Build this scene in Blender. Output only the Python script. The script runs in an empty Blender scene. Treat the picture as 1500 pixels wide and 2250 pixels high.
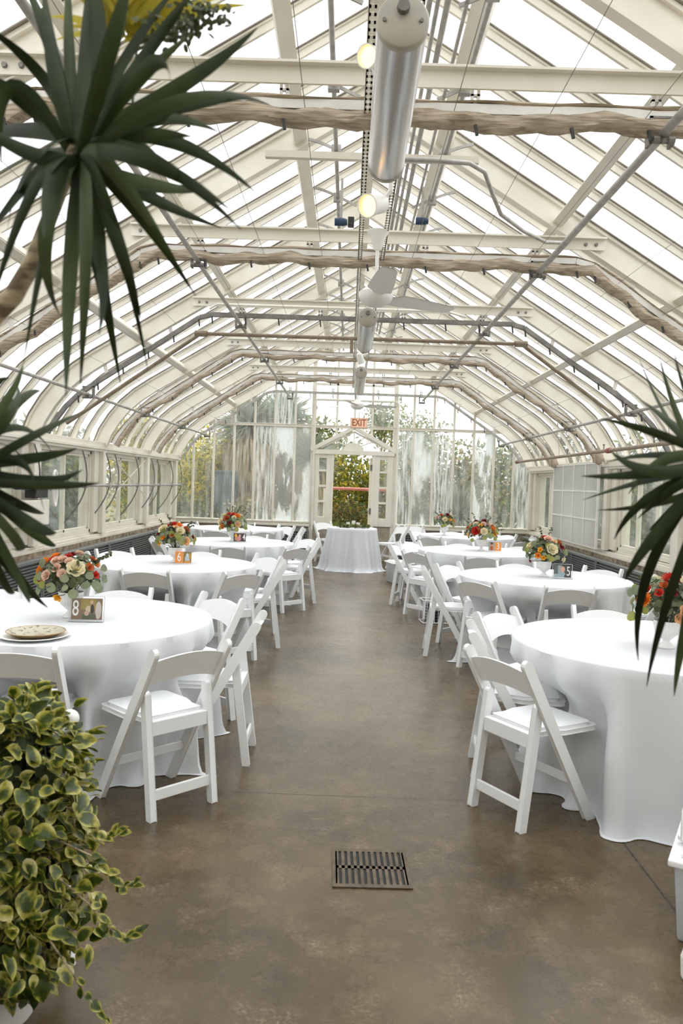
import bpy, bmesh, math, random
from mathutils import Vector, Matrix, Euler
random.seed(7)
PI = math.pi
SC = bpy.context.scene
COL = SC.collection

# ------------------------------------------------------------------ camera, world, exposure
cam_d = bpy.data.cameras.new('camera'); cam = bpy.data.objects.new('camera', cam_d); COL.objects.link(cam)
SC.camera = cam
cam_d.sensor_fit = 'VERTICAL'; cam_d.sensor_height = 36.0; cam_d.lens = 36.0 * 1750 / 2250
cam_d.clip_start = 0.05; cam_d.clip_end = 400
_f = Vector((15, 63, -1750)).normalized()
_u = Vector((.0345, 1, 0)).normalized()
_z = (_u - _u.dot(_f) * _f).normalized()
_x = _f.cross(_z)
cam.matrix_world = Matrix.Translation((0, 0, 1.55)) @ Matrix((_x, _f, _z)).to_4x4()
cam_d.dof.use_dof = True; cam_d.dof.focus_distance = 5.5; cam_d.dof.aperture_fstop = 5.0

world = bpy.data.worlds.new('overcast_sky'); SC.world = world; world.use_nodes = True
wn = world.node_tree; wn.nodes.clear()
wo = wn.nodes.new('ShaderNodeOutputWorld'); wb = wn.nodes.new('ShaderNodeBackground')
wb.inputs[0].default_value = (1.0, .992, .975, 1); wb.inputs[1].default_value = 1.0
wn.links.new(wb.outputs[0], wo.inputs[0])
sun_d = bpy.data.lights.new('overcast_sun', 'SUN'); sun_d.energy = 1.2; sun_d.angle = math.radians(60); sun_d.color = (1, .97, .92)
sun = bpy.data.objects.new('overcast_sun', sun_d); COL.objects.link(sun); sun.location = (0, 0, 30); sun.rotation_euler = (math.radians(-22), math.radians(18), 0)

vs = SC.view_settings
SC.display_settings.display_device = 'sRGB'
vs.view_transform = 'Standard'; vs.look = 'None'; vs.gamma = 1; vs.use_curve_mapping = False
vs.exposure = 1.25
SC.cycles.transparent_max_bounces = 24
SC.cycles.max_bounces = 8

# ------------------------------------------------------------------ helpers
class MB:
    def __init__(s): s.v = []; s.f = []; s.m = []; s.cm = 0
    def add(s, vs_, fs):
        o = len(s.v); s.v += [tuple(p) for p in vs_]
        for f in fs: s.f.append([i + o for i in f]); s.m.append(s.cm)
        return s
    def box(s, x0, x1, y0, y1, z0, z1):
        return s.add([(x0,y0,z0),(x1,y0,z0),(x1,y1,z0),(x0,y1,z0),(x0,y0,z1),(x1,y0,z1),(x1,y1,z1),(x0,y1,z1)],
                     [(0,3,2,1),(4,5,6,7),(0,1,5,4),(1,2,6,5),(2,3,7,6),(3,0,4,7)])
    def cbox(s, c, d, M=None):
        h = [k / 2 for k in d]
        vv = [Vector((sx*h[0], sy*h[1], sz*h[2])) for sz in (-1,1) for sx, sy in ((-1,-1),(1,-1),(1,1),(-1,1))]
        if M is not None: vv = [M @ p for p in vv]
        vv = [p + Vector(c) for p in vv]
        return s.add(vv, [(0,3,2,1),(4,5,6,7),(0,1,5,4),(1,2,6,5),(2,3,7,6),(3,0,4,7)])
    def bar(s, a, b, w, h, side=(1,0,0)):
        a = Vector(a); b = Vector(b); t = (b-a).normalized(); sd = Vector(side)
        sd = (sd - sd.dot(t)*t).normalized(); up = t.cross(sd)
        vv = [p + sd*i*w/2 + up*j*h/2 for p in (a, b) for i, j in ((-1,-1),(1,-1),(1,1),(-1,1))]
        return s.add(vv, [(0,3,2,1),(4,5,6,7),(0,1,5,4),(1,2,6,5),(2,3,7,6),(3,0,4,7)])
    def tube(s, pts, r, n=8, cap=True):
        pts = [Vector(p) for p in pts]; rs = r if isinstance(r, (list, tuple)) else [r]*len(pts)
        vv = []; prev = None
        for i, p in enumerate(pts):
            t = (pts[min(i+1, len(pts)-1)] - pts[max(i-1, 0)])
            if t.length < 1e-9: t = Vector((0,0,1))
            t.normalize()
            if prev is None:
                ref = Vector((0,0,1)) if abs(t.z) < .9 else Vector((1,0,0))
                a = t.cross(ref).normalized()
            else:
                a = (prev - prev.dot(t)*t)
                a = a.normalized() if a.length > 1e-6 else t.orthogonal().normalized()
            prev = a; b = t.cross(a)
            vv += [p + (a*math.cos(2*PI*k/n) + b*math.sin(2*PI*k/n))*rs[i] for k in range(n)]
        ff = []
        for i in range(len(pts)-1):
            for k in range(n):
                k2 = (k+1) % n
                ff.append((i*n+k, i*n+k2, (i+1)*n+k2, (i+1)*n+k))
        if cap: ff.append(tuple(range(n-1, -1, -1))); ff.append(tuple(range((len(pts)-1)*n, len(pts)*n)))
        return s.add(vv, ff)
    def lathe(s, prof, n=24, c=(0,0,0), axis='z'):
        vv = []
        for r, z in prof:
            for k in range(n):
                a = 2*PI*k/n; x, y = r*math.cos(a), r*math.sin(a)
                if axis == 'z': p = (c[0]+x, c[1]+y, c[2]+z)
                elif axis == 'y': p = (c[0]+x, c[1]+z, c[2]+y)
                else: p = (c[0]+z, c[1]+x, c[2]+y)
                vv.append(p)
        ff = []
        for i in range(len(prof)-1):
            for k in range(n):
                k2 = (k+1) % n
                ff.append((i*n+k, i*n+k2, (i+1)*n+k2, (i+1)*n+k))
        return s.add(vv, ff)
    def grid(s, rows):
        n = len(rows[0]); vv = [p for r in rows for p in r]; ff = []
        for i in range(len(rows)-1):
            for k in range(n-1): ff.append((i*n+k, i*n+k+1, (i+1)*n+k+1, (i+1)*n+k))
        return s.add(vv, ff)
    def prism(s, poly, y0, y1, axis='y'):
        n = len(poly)
        def P(a, b, c): return (a, c, b) if axis == 'y' else ((a, b, c) if axis == 'z' else (c, a, b))
        vv = [P(a, b, y0) for a, b in poly] + [P(a, b, y1) for a, b in poly]
        ff = [tuple(range(n)), tuple(range(2*n-1, n-1, -1))] + [(i, (i+1) % n, (i+1) % n + n, i+n) for i in range(n)]
        return s.add(vv, ff)
    def build(s, name, mat, parent=None, bevel=0, smooth=False, seg=2, loc=None):
        me = bpy.data.meshes.new(name); me.from_pydata(s.v, [], s.f)
        bm = bmesh.new(); bm.from_mesh(me)
        for i, f in enumerate(bm.faces): f.material_index = s.m[i]
        if bevel:
            bmesh.ops.remove_doubles(bm, verts=bm.verts, dist=1e-6)
            ed = [e for e in bm.edges if len(e.link_faces) == 2 and e.calc_face_angle(0) > .6]
            bmesh.ops.bevel(bm, geom=ed, offset=bevel, segments=seg, affect='EDGES', profile=.5)
        bmesh.ops.recalc_face_normals(bm, faces=bm.faces)
        if smooth:
            for f in bm.faces: f.smooth = True
            for e in bm.edges:
                if len(e.link_faces) == 2 and e.calc_face_angle(0) > .9: e.smooth = False
        bm.to_mesh(me); bm.free()
        for m in (mat if isinstance(mat, (list, tuple)) else [mat]): me.materials.append(m)
        o = bpy.data.objects.new(name, me); COL.objects.link(o)
        if parent: o.parent = parent
        if loc is not None: o.location = loc
        return o

def tag(o, label=None, cat=None, group=None, kind=None):
    if label: o['label'] = label
    if cat: o['category'] = cat
    if group: o['group'] = group
    if kind: o['kind'] = kind
    return o
def thing(name, label, cat, loc=(0,0,0), rz=0, group=None, kind=None):
    o = bpy.data.objects.new(name, None); COL.objects.link(o); o.empty_display_size = .1
    o.location = loc; o.rotation_euler = (0, 0, rz)
    return tag(o, label, cat, group, kind)
KIDS = {}
def copy_tree(o, parent=None):
    c = o.copy(); COL.objects.link(c); c.parent = parent
    for ch in list(o.children): copy_tree(ch, c)
    return c

# ------------------------------------------------------------------ materials
def mat(name, col, rough=.5, metal=0, col2=None, scale=8, stretch=(1,1,1), bump=0, spec=.5, emit=None, estr=0, contrast=(.35,.65), trans=0, subs=0, detail=5, coat=0):
    m = bpy.data.materials.new(name); m.use_nodes = True; nt = m.node_tree
    b = nt.nodes['Principled BSDF']
    b.inputs['Base Color'].default_value = (*col, 1); b.inputs['Roughness'].default_value = rough
    b.inputs['Metallic'].default_value = metal; b.inputs['Specular IOR Level'].default_value = spec
    if coat: b.inputs['Coat Weight'].default_value = coat
    if emit: b.inputs['Emission Color'].default_value = (*emit, 1); b.inputs['Emission Strength'].default_value = estr
    if subs: b.inputs['Subsurface Weight'].default_value = subs; b.inputs['Subsurface Radius'].default_value = (.01,.01,.01)
    tc = nt.nodes.new('ShaderNodeTexCoord'); mp = nt.nodes.new('ShaderNodeMapping'); mp.inputs['Scale'].default_value = stretch
    nz = nt.nodes.new('ShaderNodeTexNoise'); nz.inputs['Scale'].default_value = scale; nz.inputs['Detail'].default_value = detail
    nt.links.new(tc.outputs['Object'], mp.inputs[0]); nt.links.new(mp.outputs[0], nz.inputs['Vector'])
    if col2:
        r = nt.nodes.new('ShaderNodeValToRGB'); r.color_ramp.elements[0].position = contrast[0]; r.color_ramp.elements[1].position = contrast[1]
        r.color_ramp.elements[0].color = (*col, 1); r.color_ramp.elements[1].color = (*col2, 1)
        nt.links.new(nz.outputs['Fac'], r.inputs[0]); nt.links.new(r.outputs[0], b.inputs['Base Color'])
    if bump:
        bp = nt.nodes.new('ShaderNodeBump'); bp.inputs['Strength'].default_value = bump; bp.inputs['Distance'].default_value = .01
        nt.links.new(nz.outputs['Fac'], bp.inputs['Height']); nt.links.new(bp.outputs[0], b.inputs['Normal'])
    if trans:
        tr = nt.nodes.new('ShaderNodeBsdfTranslucent'); mx = nt.nodes.new('ShaderNodeMixShader'); mx.inputs[0].default_value = trans
        if col2: nt.links.new(r.outputs[0], tr.inputs[0])
        else: tr.inputs[0].default_value = (*col, 1)
        out = nt.nodes['Material Output']
        nt.links.new(b.outputs[0], mx.inputs[1]); nt.links.new(tr.outputs[0], mx.inputs[2]); nt.links.new(mx.outputs[0], out.inputs[0])
    return m

def glass(name, tint=(.95,.97,.97), frost=0, scale=2.0, stretch=(1,1,.25), lo=.5, hi=.6, gl=.08, fcol=(.85,.88,.88), seed=0, base=0):
    m = bpy.data.materials.new(name); m.use_nodes = True; nt = m.node_tree; nt.nodes.clear()
    N = nt.nodes.new; L = nt.links.new
    out = N('ShaderNodeOutputMaterial'); tr = N('ShaderNodeBsdfTransparent'); tr.inputs[0].default_value = (*tint, 1)
    g = N('ShaderNodeBsdfGlossy'); g.inputs['Roughness'].default_value = .03
    lw = N('ShaderNodeLayerWeight'); lw.inputs['Blend'].default_value = .5
    pw = N('ShaderNodeMath'); pw.operation = 'POWER'; pw.inputs[1].default_value = 5; L(lw.outputs['Facing'], pw.inputs[0])
    sc = N('ShaderNodeMath'); sc.operation = 'MULTIPLY_ADD'; sc.inputs[1].default_value = .7; sc.inputs[2].default_value = .03; L(pw.outputs[0], sc.inputs[0])
    mx = N('ShaderNodeMixShader'); L(sc.outputs[0], mx.inputs[0]); L(tr.outputs[0], mx.inputs[1]); L(g.outputs[0], mx.inputs[2])
    last = mx
    if frost:
        tc = N('ShaderNodeTexCoord'); mp = N('ShaderNodeMapping'); mp.inputs['Scale'].default_value = stretch; mp.inputs['Location'].default_value = (seed*3.1, seed, seed*1.7)
        nz = N('ShaderNodeTexNoise'); nz.inputs['Scale'].default_value = scale; nz.inputs['Detail'].default_value = 7; nz.inputs['Roughness'].default_value = .62
        mr = N('ShaderNodeMapRange'); mr.inputs['From Min'].default_value = lo; mr.inputs['From Max'].default_value = hi
        mr.inputs['To Min'].default_value = base; mr.inputs['To Max'].default_value = frost
        L(tc.outputs['Object'], mp.inputs[0]); L(mp.outputs[0], nz.inputs['Vector']); L(nz.outputs['Fac'], mr.inputs['Value'])
        d = N('ShaderNodeBsdfDiffuse'); d.inputs[0].default_value = (*fcol, 1); t = N('ShaderNodeBsdfTranslucent'); t.inputs[0].default_value = (*fcol, 1)
        dm = N('ShaderNodeMixShader'); dm.inputs[0].default_value = .6; L(d.outputs[0], dm.inputs[1]); L(t.outputs[0], dm.inputs[2])
        m2 = N('ShaderNodeMixShader'); L(mr.outputs[0], m2.inputs[0]); L(mx.outputs[0], m2.inputs[1]); L(dm.outputs[0], m2.inputs[2]); last = m2
    L(last.outputs[0], out.inputs[0]); return m

M = {}
M['white_resin'] = mat('white_resin', (.80,.81,.82), .38, col2=(.84,.85,.85), scale=3)
M['cushion'] = mat('white_vinyl', (.86,.87,.89), .35, bump=.05, scale=40)
M['cloth'] = mat('white_cloth', (.77,.785,.81), .85, bump=.03, scale=60, spec=.2, trans=.12)
M['paint'] = mat('cream_paint', (.73,.69,.59), .5, col2=(.82,.785,.70), scale=2.5, stretch=(1,1,1))
M['paint_worn'] = mat('worn_cream_paint', (.74,.70,.61), .55, col2=(.58,.49,.36), scale=4, stretch=(1,.4,1), contrast=(.55,.8))
M['gasket'] = mat('glazing_gasket', (.20,.18,.15), .7, col2=(.34,.30,.25), scale=5)
M['galv'] = mat('galvanised_steel', (.36,.35,.33), .45, .6, col2=(.50,.48,.45), scale=14)
M['dark_steel'] = mat('dark_steel', (.17,.165,.155), .5, .6, col2=(.26,.25,.23), scale=10)
M['brown_pipe'] = mat('brown_pipe', (.24,.18,.13), .6, .2, col2=(.33,.27,.2), scale=12)
M['alum'] = mat('aluminium_track', (.62,.60,.56), .4, .4, col2=(.72,.70,.66), scale=6)
M['tube_metal'] = mat('brushed_tube', (.50,.50,.51), .28, .75, col2=(.74,.74,.75), scale=3, stretch=(14,.4,14), contrast=(.35,.65))
M['cap_metal'] = mat('end_cap', (.36,.34,.29), .5, .4, col2=(.45,.42,.35), scale=6)
M['white_metal'] = mat('white_enamel', (.80,.79,.76), .4)
M['shade_cloth'] = mat('shade_cloth', (.27,.215,.155), .9, col2=(.60,.51,.40), scale=14, stretch=(.5,1.5,7), bump=.9, contrast=(.3,.7), spec=.1)  # contrasting streaks in the colour stand in for light and shade of folds
M['clip'] = mat('black_clip', (.02,.02,.02), .5)
M['stone'] = mat('rough_stone', (.12,.085,.055), .9, col2=(.34,.27,.19), scale=9, bump=.8)
M['concrete_wall'] = mat('stained_concrete', (.30,.26,.20), .85, col2=(.46,.41,.33), scale=5, bump=.3)
M['louvre'] = mat('dark_louvre', (.10,.11,.11), .5, .2)
M['louvre_lt'] = mat('louvre_rail', (.22,.23,.23), .45, .3)
M['black'] = mat('black_void', (.012,.012,.012), .8)
M['grate'] = mat('cast_iron', (.07,.05,.03), .5, .5, col2=(.13,.10,.065), scale=20)
M['vase'] = mat('milk_glass', (.84,.84,.83), .25)
M['candle'] = mat('wax', (.85,.82,.74), .5)
M['red_iron'] = mat('red_coupling', (.33,.07,.04), .55, col2=(.22,.10,.07), scale=30)
M['blue_motor'] = mat('blue_motor', (.015,.04,.09), .4)
M['exit_face'] = mat('exit_face', (.80,.52,.38), .45, emit=(.95,.55,.35), estr=.12)
M['exit_text'] = mat('exit_letters', (.36,.10,.05), .5)
M['exit_case'] = mat('exit_case', (.58,.42,.32), .5)
M['lamp_glow'] = mat('lamp_glow', (1,.8,.5), .5, emit=(1,.55,.22), estr=1.1)
M['poly'] = None
M['acrylic'] = glass('acrylic', (.97,.97,.97), gl=.1)
M['plastic'] = mat('cloudy_plastic', (.78,.80,.82), .35, trans=.5)
M['plastic_white'] = mat('white_plastic', (.82,.82,.83), .35)
M['striped'] = None
M['bark'] = mat('dracaena_bark', (.15,.11,.065), .8, col2=(.42,.34,.22), scale=16, stretch=(1,1,3.2), bump=.5, contrast=(.42,.56))
M['wood'] = mat('trunk_wood', (.16,.12,.08), .9, col2=(.28,.22,.16), scale=12)
M['soil'] = mat('mulch', (.16,.12,.07), .95, col2=(.28,.26,.12), scale=3)

def leafmat(name, c1, c2, trans=.35, rough=.45, scale=3, spec=.4):
    return mat(name, c1, rough, col2=c2, scale=scale, trans=trans, spec=spec)
M['dracaena'] = leafmat('dracaena_leaf', (.008,.015,.003), (.030,.046,.010), .06, .6, 5, .22)
M['dracaena_gr'] = leafmat('dracaena_leaf_grey', (.03,.045,.016), (.075,.10,.04), .12, .6, 5, .25)
M['euc'] = leafmat('eucalyptus_leaf', (.16,.20,.12), (.30,.34,.20), .25)
M['euc_dark'] = leafmat('dark_foliage', (.045,.06,.022), (.11,.13,.05), .2)
M['olive_leaf'] = leafmat('olive_disc_leaf', (.20,.23,.04), (.34,.35,.09), .3)
M['hedge_y'] = leafmat('yellow_green_leaves', (.42,.36,.03), (.70,.56,.07), .35, .6, 1.5)
M['hedge_g'] = leafmat('green_leaves', (.10,.13,.03), (.26,.27,.06), .3, .6, 1.5)
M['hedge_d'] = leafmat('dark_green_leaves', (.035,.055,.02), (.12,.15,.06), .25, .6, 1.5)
M['hedge_r'] = leafmat('rusty_leaves', (.12,.12,.03), (.36,.20,.06), .3, .6, 4)
M['grey_leaf'] = leafmat('grey_green_blades', (.15,.18,.13), (.36,.38,.28), .25, .6, 2)
M['dry_leaf'] = leafmat('dry_blades', (.28,.21,.12), (.50,.40,.24), .2, .8, 2)
M['pink_fl'] = leafmat('pink_flowers', (.35,.10,.18), (.55,.30,.36), .3, .7, 10)
FL = dict(cream=((.80,.70,.42),(.88,.82,.62)), blush=((.78,.50,.38),(.86,.68,.56)), orange=((.80,.20,.02),(.90,.34,.05)), amber=((.80,.36,.02),(.9,.5,.06)),
          red=((.45,.02,.015),(.62,.05,.03)), burg=((.12,.008,.015),(.28,.02,.03)), rust=((.42,.08,.02),(.6,.16,.05)), peach=((.80,.45,.22),(.88,.6,.36)))
for k, (a, b) in FL.items(): M['f_'+k] = mat('petals_'+k, a, .6, col2=b, scale=30, trans=.25, spec=.2)

# variegated leaf: uses UV (u across the blade) for its cream margin
def varieg():
    m = bpy.data.materials.new('variegated_leaf'); m.use_nodes = True; nt = m.node_tree; b = nt.nodes['Principled BSDF']; N = nt.nodes.new; L = nt.links.new
    at = N('ShaderNodeAttribute'); at.attribute_name = 'edge'
    tc = N('ShaderNodeTexCoord'); nz = N('ShaderNodeTexNoise'); nz.inputs['Scale'].default_value = 28; nz.inputs['Detail'].default_value = 3
    L(tc.outputs['Object'], nz.inputs['Vector'])
    ad = N('ShaderNodeMath'); ad.operation = 'MULTIPLY_ADD'; ad.inputs[1].default_value = 2.3
    L(nz.outputs['Fac'], ad.inputs[0]); L(at.outputs['Fac'], ad.inputs[2])
    r = N('ShaderNodeValToRGB'); e = r.color_ramp.elements
    e[0].position = .0; e[0].color = (.018,.034,.004,1); e[1].position = 1; e[1].color = (.74,.68,.38,1)
    k = e.new(.46); k.color = (.055,.085,.008,1)
    k = e.new(.66); k.color = (.40,.37,.05,1)
    mr = N('ShaderNodeMapRange'); mr.inputs['From Min'].default_value = .95; mr.inputs['From Max'].default_value = 2.7
    L(ad.outputs[0], mr.inputs[0]); L(mr.outputs[0], r.inputs[0]); L(r.outputs[0], b.inputs['Base Color']); b.inputs['Roughness'].default_value = .4
    tr = N('ShaderNodeBsdfTranslucent'); L(r.outputs[0], tr.inputs[0]); mx = N('ShaderNodeMixShader'); mx.inputs[0].default_value = .25
    L(b.outputs[0], mx.inputs[1]); L(tr.outputs[0], mx.inputs[2]); L(mx.outputs[0], nt.nodes['Material Output'].inputs[0])
    return m
M['varieg'] = varieg()

def floor_mat():
    m = bpy.data.materials.new('polished_concrete'); m.use_nodes = True; nt = m.node_tree; b = nt.nodes['Principled BSDF']; N = nt.nodes.new; L = nt.links.new
    tc = N('ShaderNodeTexCoord')
    n1 = N('ShaderNodeTexNoise'); n1.inputs['Scale'].default_value = 1.2; n1.inputs['Detail'].default_value = 6; n1.inputs['Roughness'].default_value = .6
    n2 = N('ShaderNodeTexNoise'); n2.inputs['Scale'].default_value = 6; n2.inputs['Detail'].default_value = 10; n2.inputs['Roughness'].default_value = .75
    n3 = N('ShaderNodeTexNoise'); n3.inputs['Scale'].default_value = 70; n3.inputs['Detail'].default_value = 4; n3.inputs['Roughness'].default_value = .7
    for n in (n1, n2, n3): L(tc.outputs['Object'], n.inputs['Vector'])
    r1 = N('ShaderNodeValToRGB'); r1.color_ramp.elements[0].position = .34; r1.color_ramp.elements[1].position = .66
    r1.color_ramp.elements[0].color = (.044,.029,.012,1); r1.color_ramp.elements[1].color = (.118,.082,.040,1)
    L(n1.outputs['Fac'], r1.inputs[0])
    r2 = N('ShaderNodeValToRGB'); r2.color_ramp.elements[0].position = .50; r2.color_ramp.elements[1].position = .68
    r2.color_ramp.elements[0].color = (0,0,0,1); r2.color_ramp.elements[1].color = (.9,.9,.9,1)
    L(n2.outputs['Fac'], r2.inputs[0])
    r3 = N('ShaderNodeValToRGB'); r3.color_ramp.elements[0].position = .45; r3.color_ramp.elements[1].position = .75
    L(n3.outputs['Fac'], r3.inputs[0])
    mu = N('ShaderNodeMath'); mu.operation = 'MULTIPLY'; L(r2.outputs[0], mu.inputs[0]); L(r3.outputs[0], mu.inputs[1])
    mx = N('ShaderNodeMix'); mx.data_type = 'RGBA'; L(mu.outputs[0], mx.inputs['Factor']); L(r1.outputs[0], mx.inputs['A']); mx.inputs['B'].default_value = (.40,.30,.20,1)
    # saw-cut joints
    sp = N('ShaderNodeSeparateXYZ'); L(tc.outputs['Object'], sp.inputs[0])
    def joint(sock, off, per):
        a = N('ShaderNodeMath'); a.operation = 'SUBTRACT'; L(sock, a.inputs[0]); a.inputs[1].default_value = off
        p = N('ShaderNodeMath'); p.operation = 'PINGPONG'; L(a.outputs[0], p.inputs[0]); p.inputs[1].default_value = per/2
        l = N('ShaderNodeMath'); l.operation = 'LESS_THAN'; L(p.outputs[0], l.inputs[0]); l.inputs[1].default_value = .005
        return l
    j1 = joint(sp.outputs['Y'], 3.895, 2.505); j2 = joint(sp.outputs['X'], 1.272, 2.5)
    jm = N('ShaderNodeMath'); jm.operation = 'MAXIMUM'; L(j1.outputs[0], jm.inputs[0]); L(j2.outputs[0], jm.inputs[1])
    m2 = N('ShaderNodeMix'); m2.data_type = 'RGBA'; L(jm.outputs[0], m2.inputs['Factor']); L(mx.outputs['Result'], m2.inputs['A']); m2.inputs['B'].default_value = (.03,.018,.010,1)
    L(m2.outputs['Result'], b.inputs['Base Color'])
    mr = N('ShaderNodeMapRange'); L(n2.outputs['Fac'], mr.inputs[0]); mr.inputs['To Min'].default_value = .17; mr.inputs['To Max'].default_value = .38; L(mr.outputs[0], b.inputs['Roughness'])
    bp = N('ShaderNodeBump'); bp.inputs['Strength'].default_value = .10; bp.inputs['Distance'].default_value = .004; L(n2.outputs['Fac'], bp.inputs['Height']); L(bp.outputs[0], b.inputs['Normal'])
    b.inputs['Specular IOR Level'].default_value = .45
    return m
M['floor'] = floor_mat()
M['roof_glass'] = glass('roof_glass', (.97,.985,1.0), frost=.30, scale=1.5, stretch=(1,1,1), lo=.50, hi=.75, base=.04)
M['side_glass'] = glass('side_glass', (.90,.93,.90), frost=.35, scale=2, stretch=(1,1,.5), lo=.45, hi=.8, base=.05)
M['clear_glass'] = glass('clear_glass', (.95,.97,.96), frost=.30, scale=6, stretch=(1.5,1,.2), lo=.45, hi=.8, base=.05, seed=3)
M['frost_streak'] = glass('streaked_glass', (.95,.97,.96), frost=.7, scale=9, stretch=(2.5,1,.16), lo=.44, hi=.66, base=.10, seed=5)
M['frost_heavy'] = glass('whitened_glass', (.95,.97,.96), frost=.95, scale=1.7, stretch=(1.6,1,.45), lo=.44, hi=.50, base=.15, seed=9)
M['frost_mid'] = glass('smeared_glass', (.95,.97,.96), frost=.85, scale=1.9, stretch=(1.6,1,.5), lo=.47, hi=.62, base=.15, seed=2)
M['poly'] = mat('ribbed_polycarbonate', (.74,.74,.73), .4, col2=(.82,.81,.79), scale=20, stretch=(1,40,.3), trans=.5)

# ------------------------------------------------------------------ building shell
XC = .085; W = 3.535; YB = 16.05; YF = -1.05
TR = [-1.03 + 2.435*i for i in range(8)]          # rafter stations: ... 3.84 6.27 8.71 11.14 13.58 16.0
UND = [(0,4.46),(.7,4.032),(1.4,3.605),(2.1,3.177),(2.8,2.75),(3.0,2.615),(3.17,2.465),(3.31,2.29),(3.42,2.11),(3.48,1.95)]
def offs(prof, d):
    out = []
    for i, (s, z) in enumerate(prof):
        a = prof[max(i-1,0)]; b = prof[min(i+1,len(prof)-1)]
        if i == 0: t = Vector((1,-.611))
        else: t = Vector((b[0]-a[0], b[1]-a[1]))
        t.normalize(); n = Vector((-t.y, t.x))
        if i == 0: out.append((0, z + d/abs(n.y)))
        else: out.append((s + n.x*d, z + n.y*d))
    return out
def full(prof): return [(XC - s, z) for s, z in reversed(prof)] + [(XC + s, z) for s, z in prof[1:]]

fl = MB().box(XC-W-.4, XC+W+.4, YF-.3, YB+.15, -.12, 0).build('floor', M['floor']); tag(fl, kind='structure')

ceil_root = thing('ceiling', None, None, kind='structure')
G = full(offs(UND, .19))
mb = MB()
G2 = full(offs(UND, .196))
for i in range(len(G)-1):
    mb.add([(G[i][0],YF,G[i][1]),(G[i+1][0],YF,G[i+1][1]),(G[i+1][0],YB,G[i+1][1]),(G[i][0],YB,G[i][1]),
            (G2[i][0],YF,G2[i][1]),(G2[i+1][0],YF,G2[i+1][1]),(G2[i+1][0],YB,G2[i+1][1]),(G2[i][0],YB,G2[i][1])],
           [(0,1,2,3),(7,6,5,4)])
mb.build('roof_glass', M['roof_glass'], ceil_root, smooth=True)
# rafters: web plate with a bottom flange
def ribbon(prof_in, prof_out, y0, y1):
    a = full(prof_in); b = full(prof_out); m = MB(); n = len(a)
    vv = [(x,y0,z) for x,z in a] + [(x,y0,z) for x,z in b] + [(x,y1,z) for x,z in a] + [(x,y1,z) for x,z in b]
    ff = []
    for i in range(n-1):
        ff += [(i,i+1,n+i+1,n+i),(2*n+i+1,2*n+i,3*n+i,3*n+i+1),(i+1,i,2*n+i,2*n+i+1),(n+i,n+i+1,3*n+i+1,3*n+i)]
    ff += [(0,n,3*n,2*n),(n-1,2*n-1+0,4*n-1,3*n-1)]
    return m.add(vv, ff)
r0 = None
for y in TR:
    if r0 is None:
        r0 = ribbon(UND, offs(UND,.16), -.018, .018).build('rafter', M['paint'], ceil_root)
        f0 = ribbon(offs(UND,-.006), offs(UND,.006), -.04, .04).build('flange', M['paint'], r0)
        f1 = ribbon(offs(UND,.155), offs(UND,.178), -.045, .045).build('glazing_cap', M['paint'], r0)
        ribbon(offs(UND,.180), offs(UND,.187), -.065, .065).build('gasket', M['gasket'], r0)
        r0.location = (0, y, 0)
    else:
        c = copy_tree(r0, ceil_root); c.location = (0, y, 0)
g0 = None
for i in range(7):
    for k in range(1, 5):
        y = TR[i] + 2.435*k/5
        if g0 is None:
            g0 = ribbon(offs(UND,.125), offs(UND,.19), -.011, .011).build('glazing_bar', M['paint'], ceil_root)
            ribbon(offs(UND,.168), offs(UND,.180), -.022, .022).build('bar_flange', M['paint'], g0)
            ribbon(offs(UND,.181), offs(UND,.188), -.034, .034).build('gasket', M['gasket'], g0)
            g0.location = (0, y, 0)
        else:
            c = copy_tree(g0, ceil_root); c.location = (0, y, 0)
def und(s):
    for (a, b) in zip(UND, UND[1:]):
        if s <= b[0]: return a[1] + (b[1]-a[1])*(s-a[0])/(b[0]-a[0])
    return 1.95
ang = math.atan(.611)
for s in (.55, 1.47, 2.42):
    for sg in (-1, 1):
        m = MB(); x = XC + sg*s; z = und(s) + .06
        R = Matrix.Rotation(sg*ang, 3, 'Y')
        w_ = .105 if s < 1 else .075
        m.cbox((x, (YF+YB)/2, z), (w_, YB-YF, .03), R)
        m.cbox(Vector((x, (YF+YB)/2, z)) + R @ Vector((w_/2, 0, .03)), (.012, YB-YF, .07), R)
        m.build('purlin', M['paint'], ceil_root)
for y in TR:
    for s in (.55, 1.47, 2.42):
        pass
m = MB().box(XC-.05, XC+.05, YF, YB, 4.50, 4.70); m.build('ridge_beam', M['paint'], ceil_root)
# collar beams bolted across the rafters
c0 = None
for y in TR[1:-1]:
    if c0 is None:
        m = MB().box(XC-1.83, XC+1.83, -.05, -.035, 3.41, 3.50).box(XC-1.83, XC+1.83, -.09, -.035, 3.488, 3.50)
        c0 = m.build('collar_beam', M['paint'], ceil_root); b = MB()
        for sx in (-1.76,-1.68,1.68,1.76): b.lathe([(0,-.065),(.012,-.065),(.014,-.05)], 8, (XC+sx,0,3.45), 'y')
        b.build('bolt', M['dark_steel'], c0); c0.location = (0, y, 0)
    else:
        c = copy_tree(c0, ceil_root); c.location = (0, y, 0)

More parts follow.
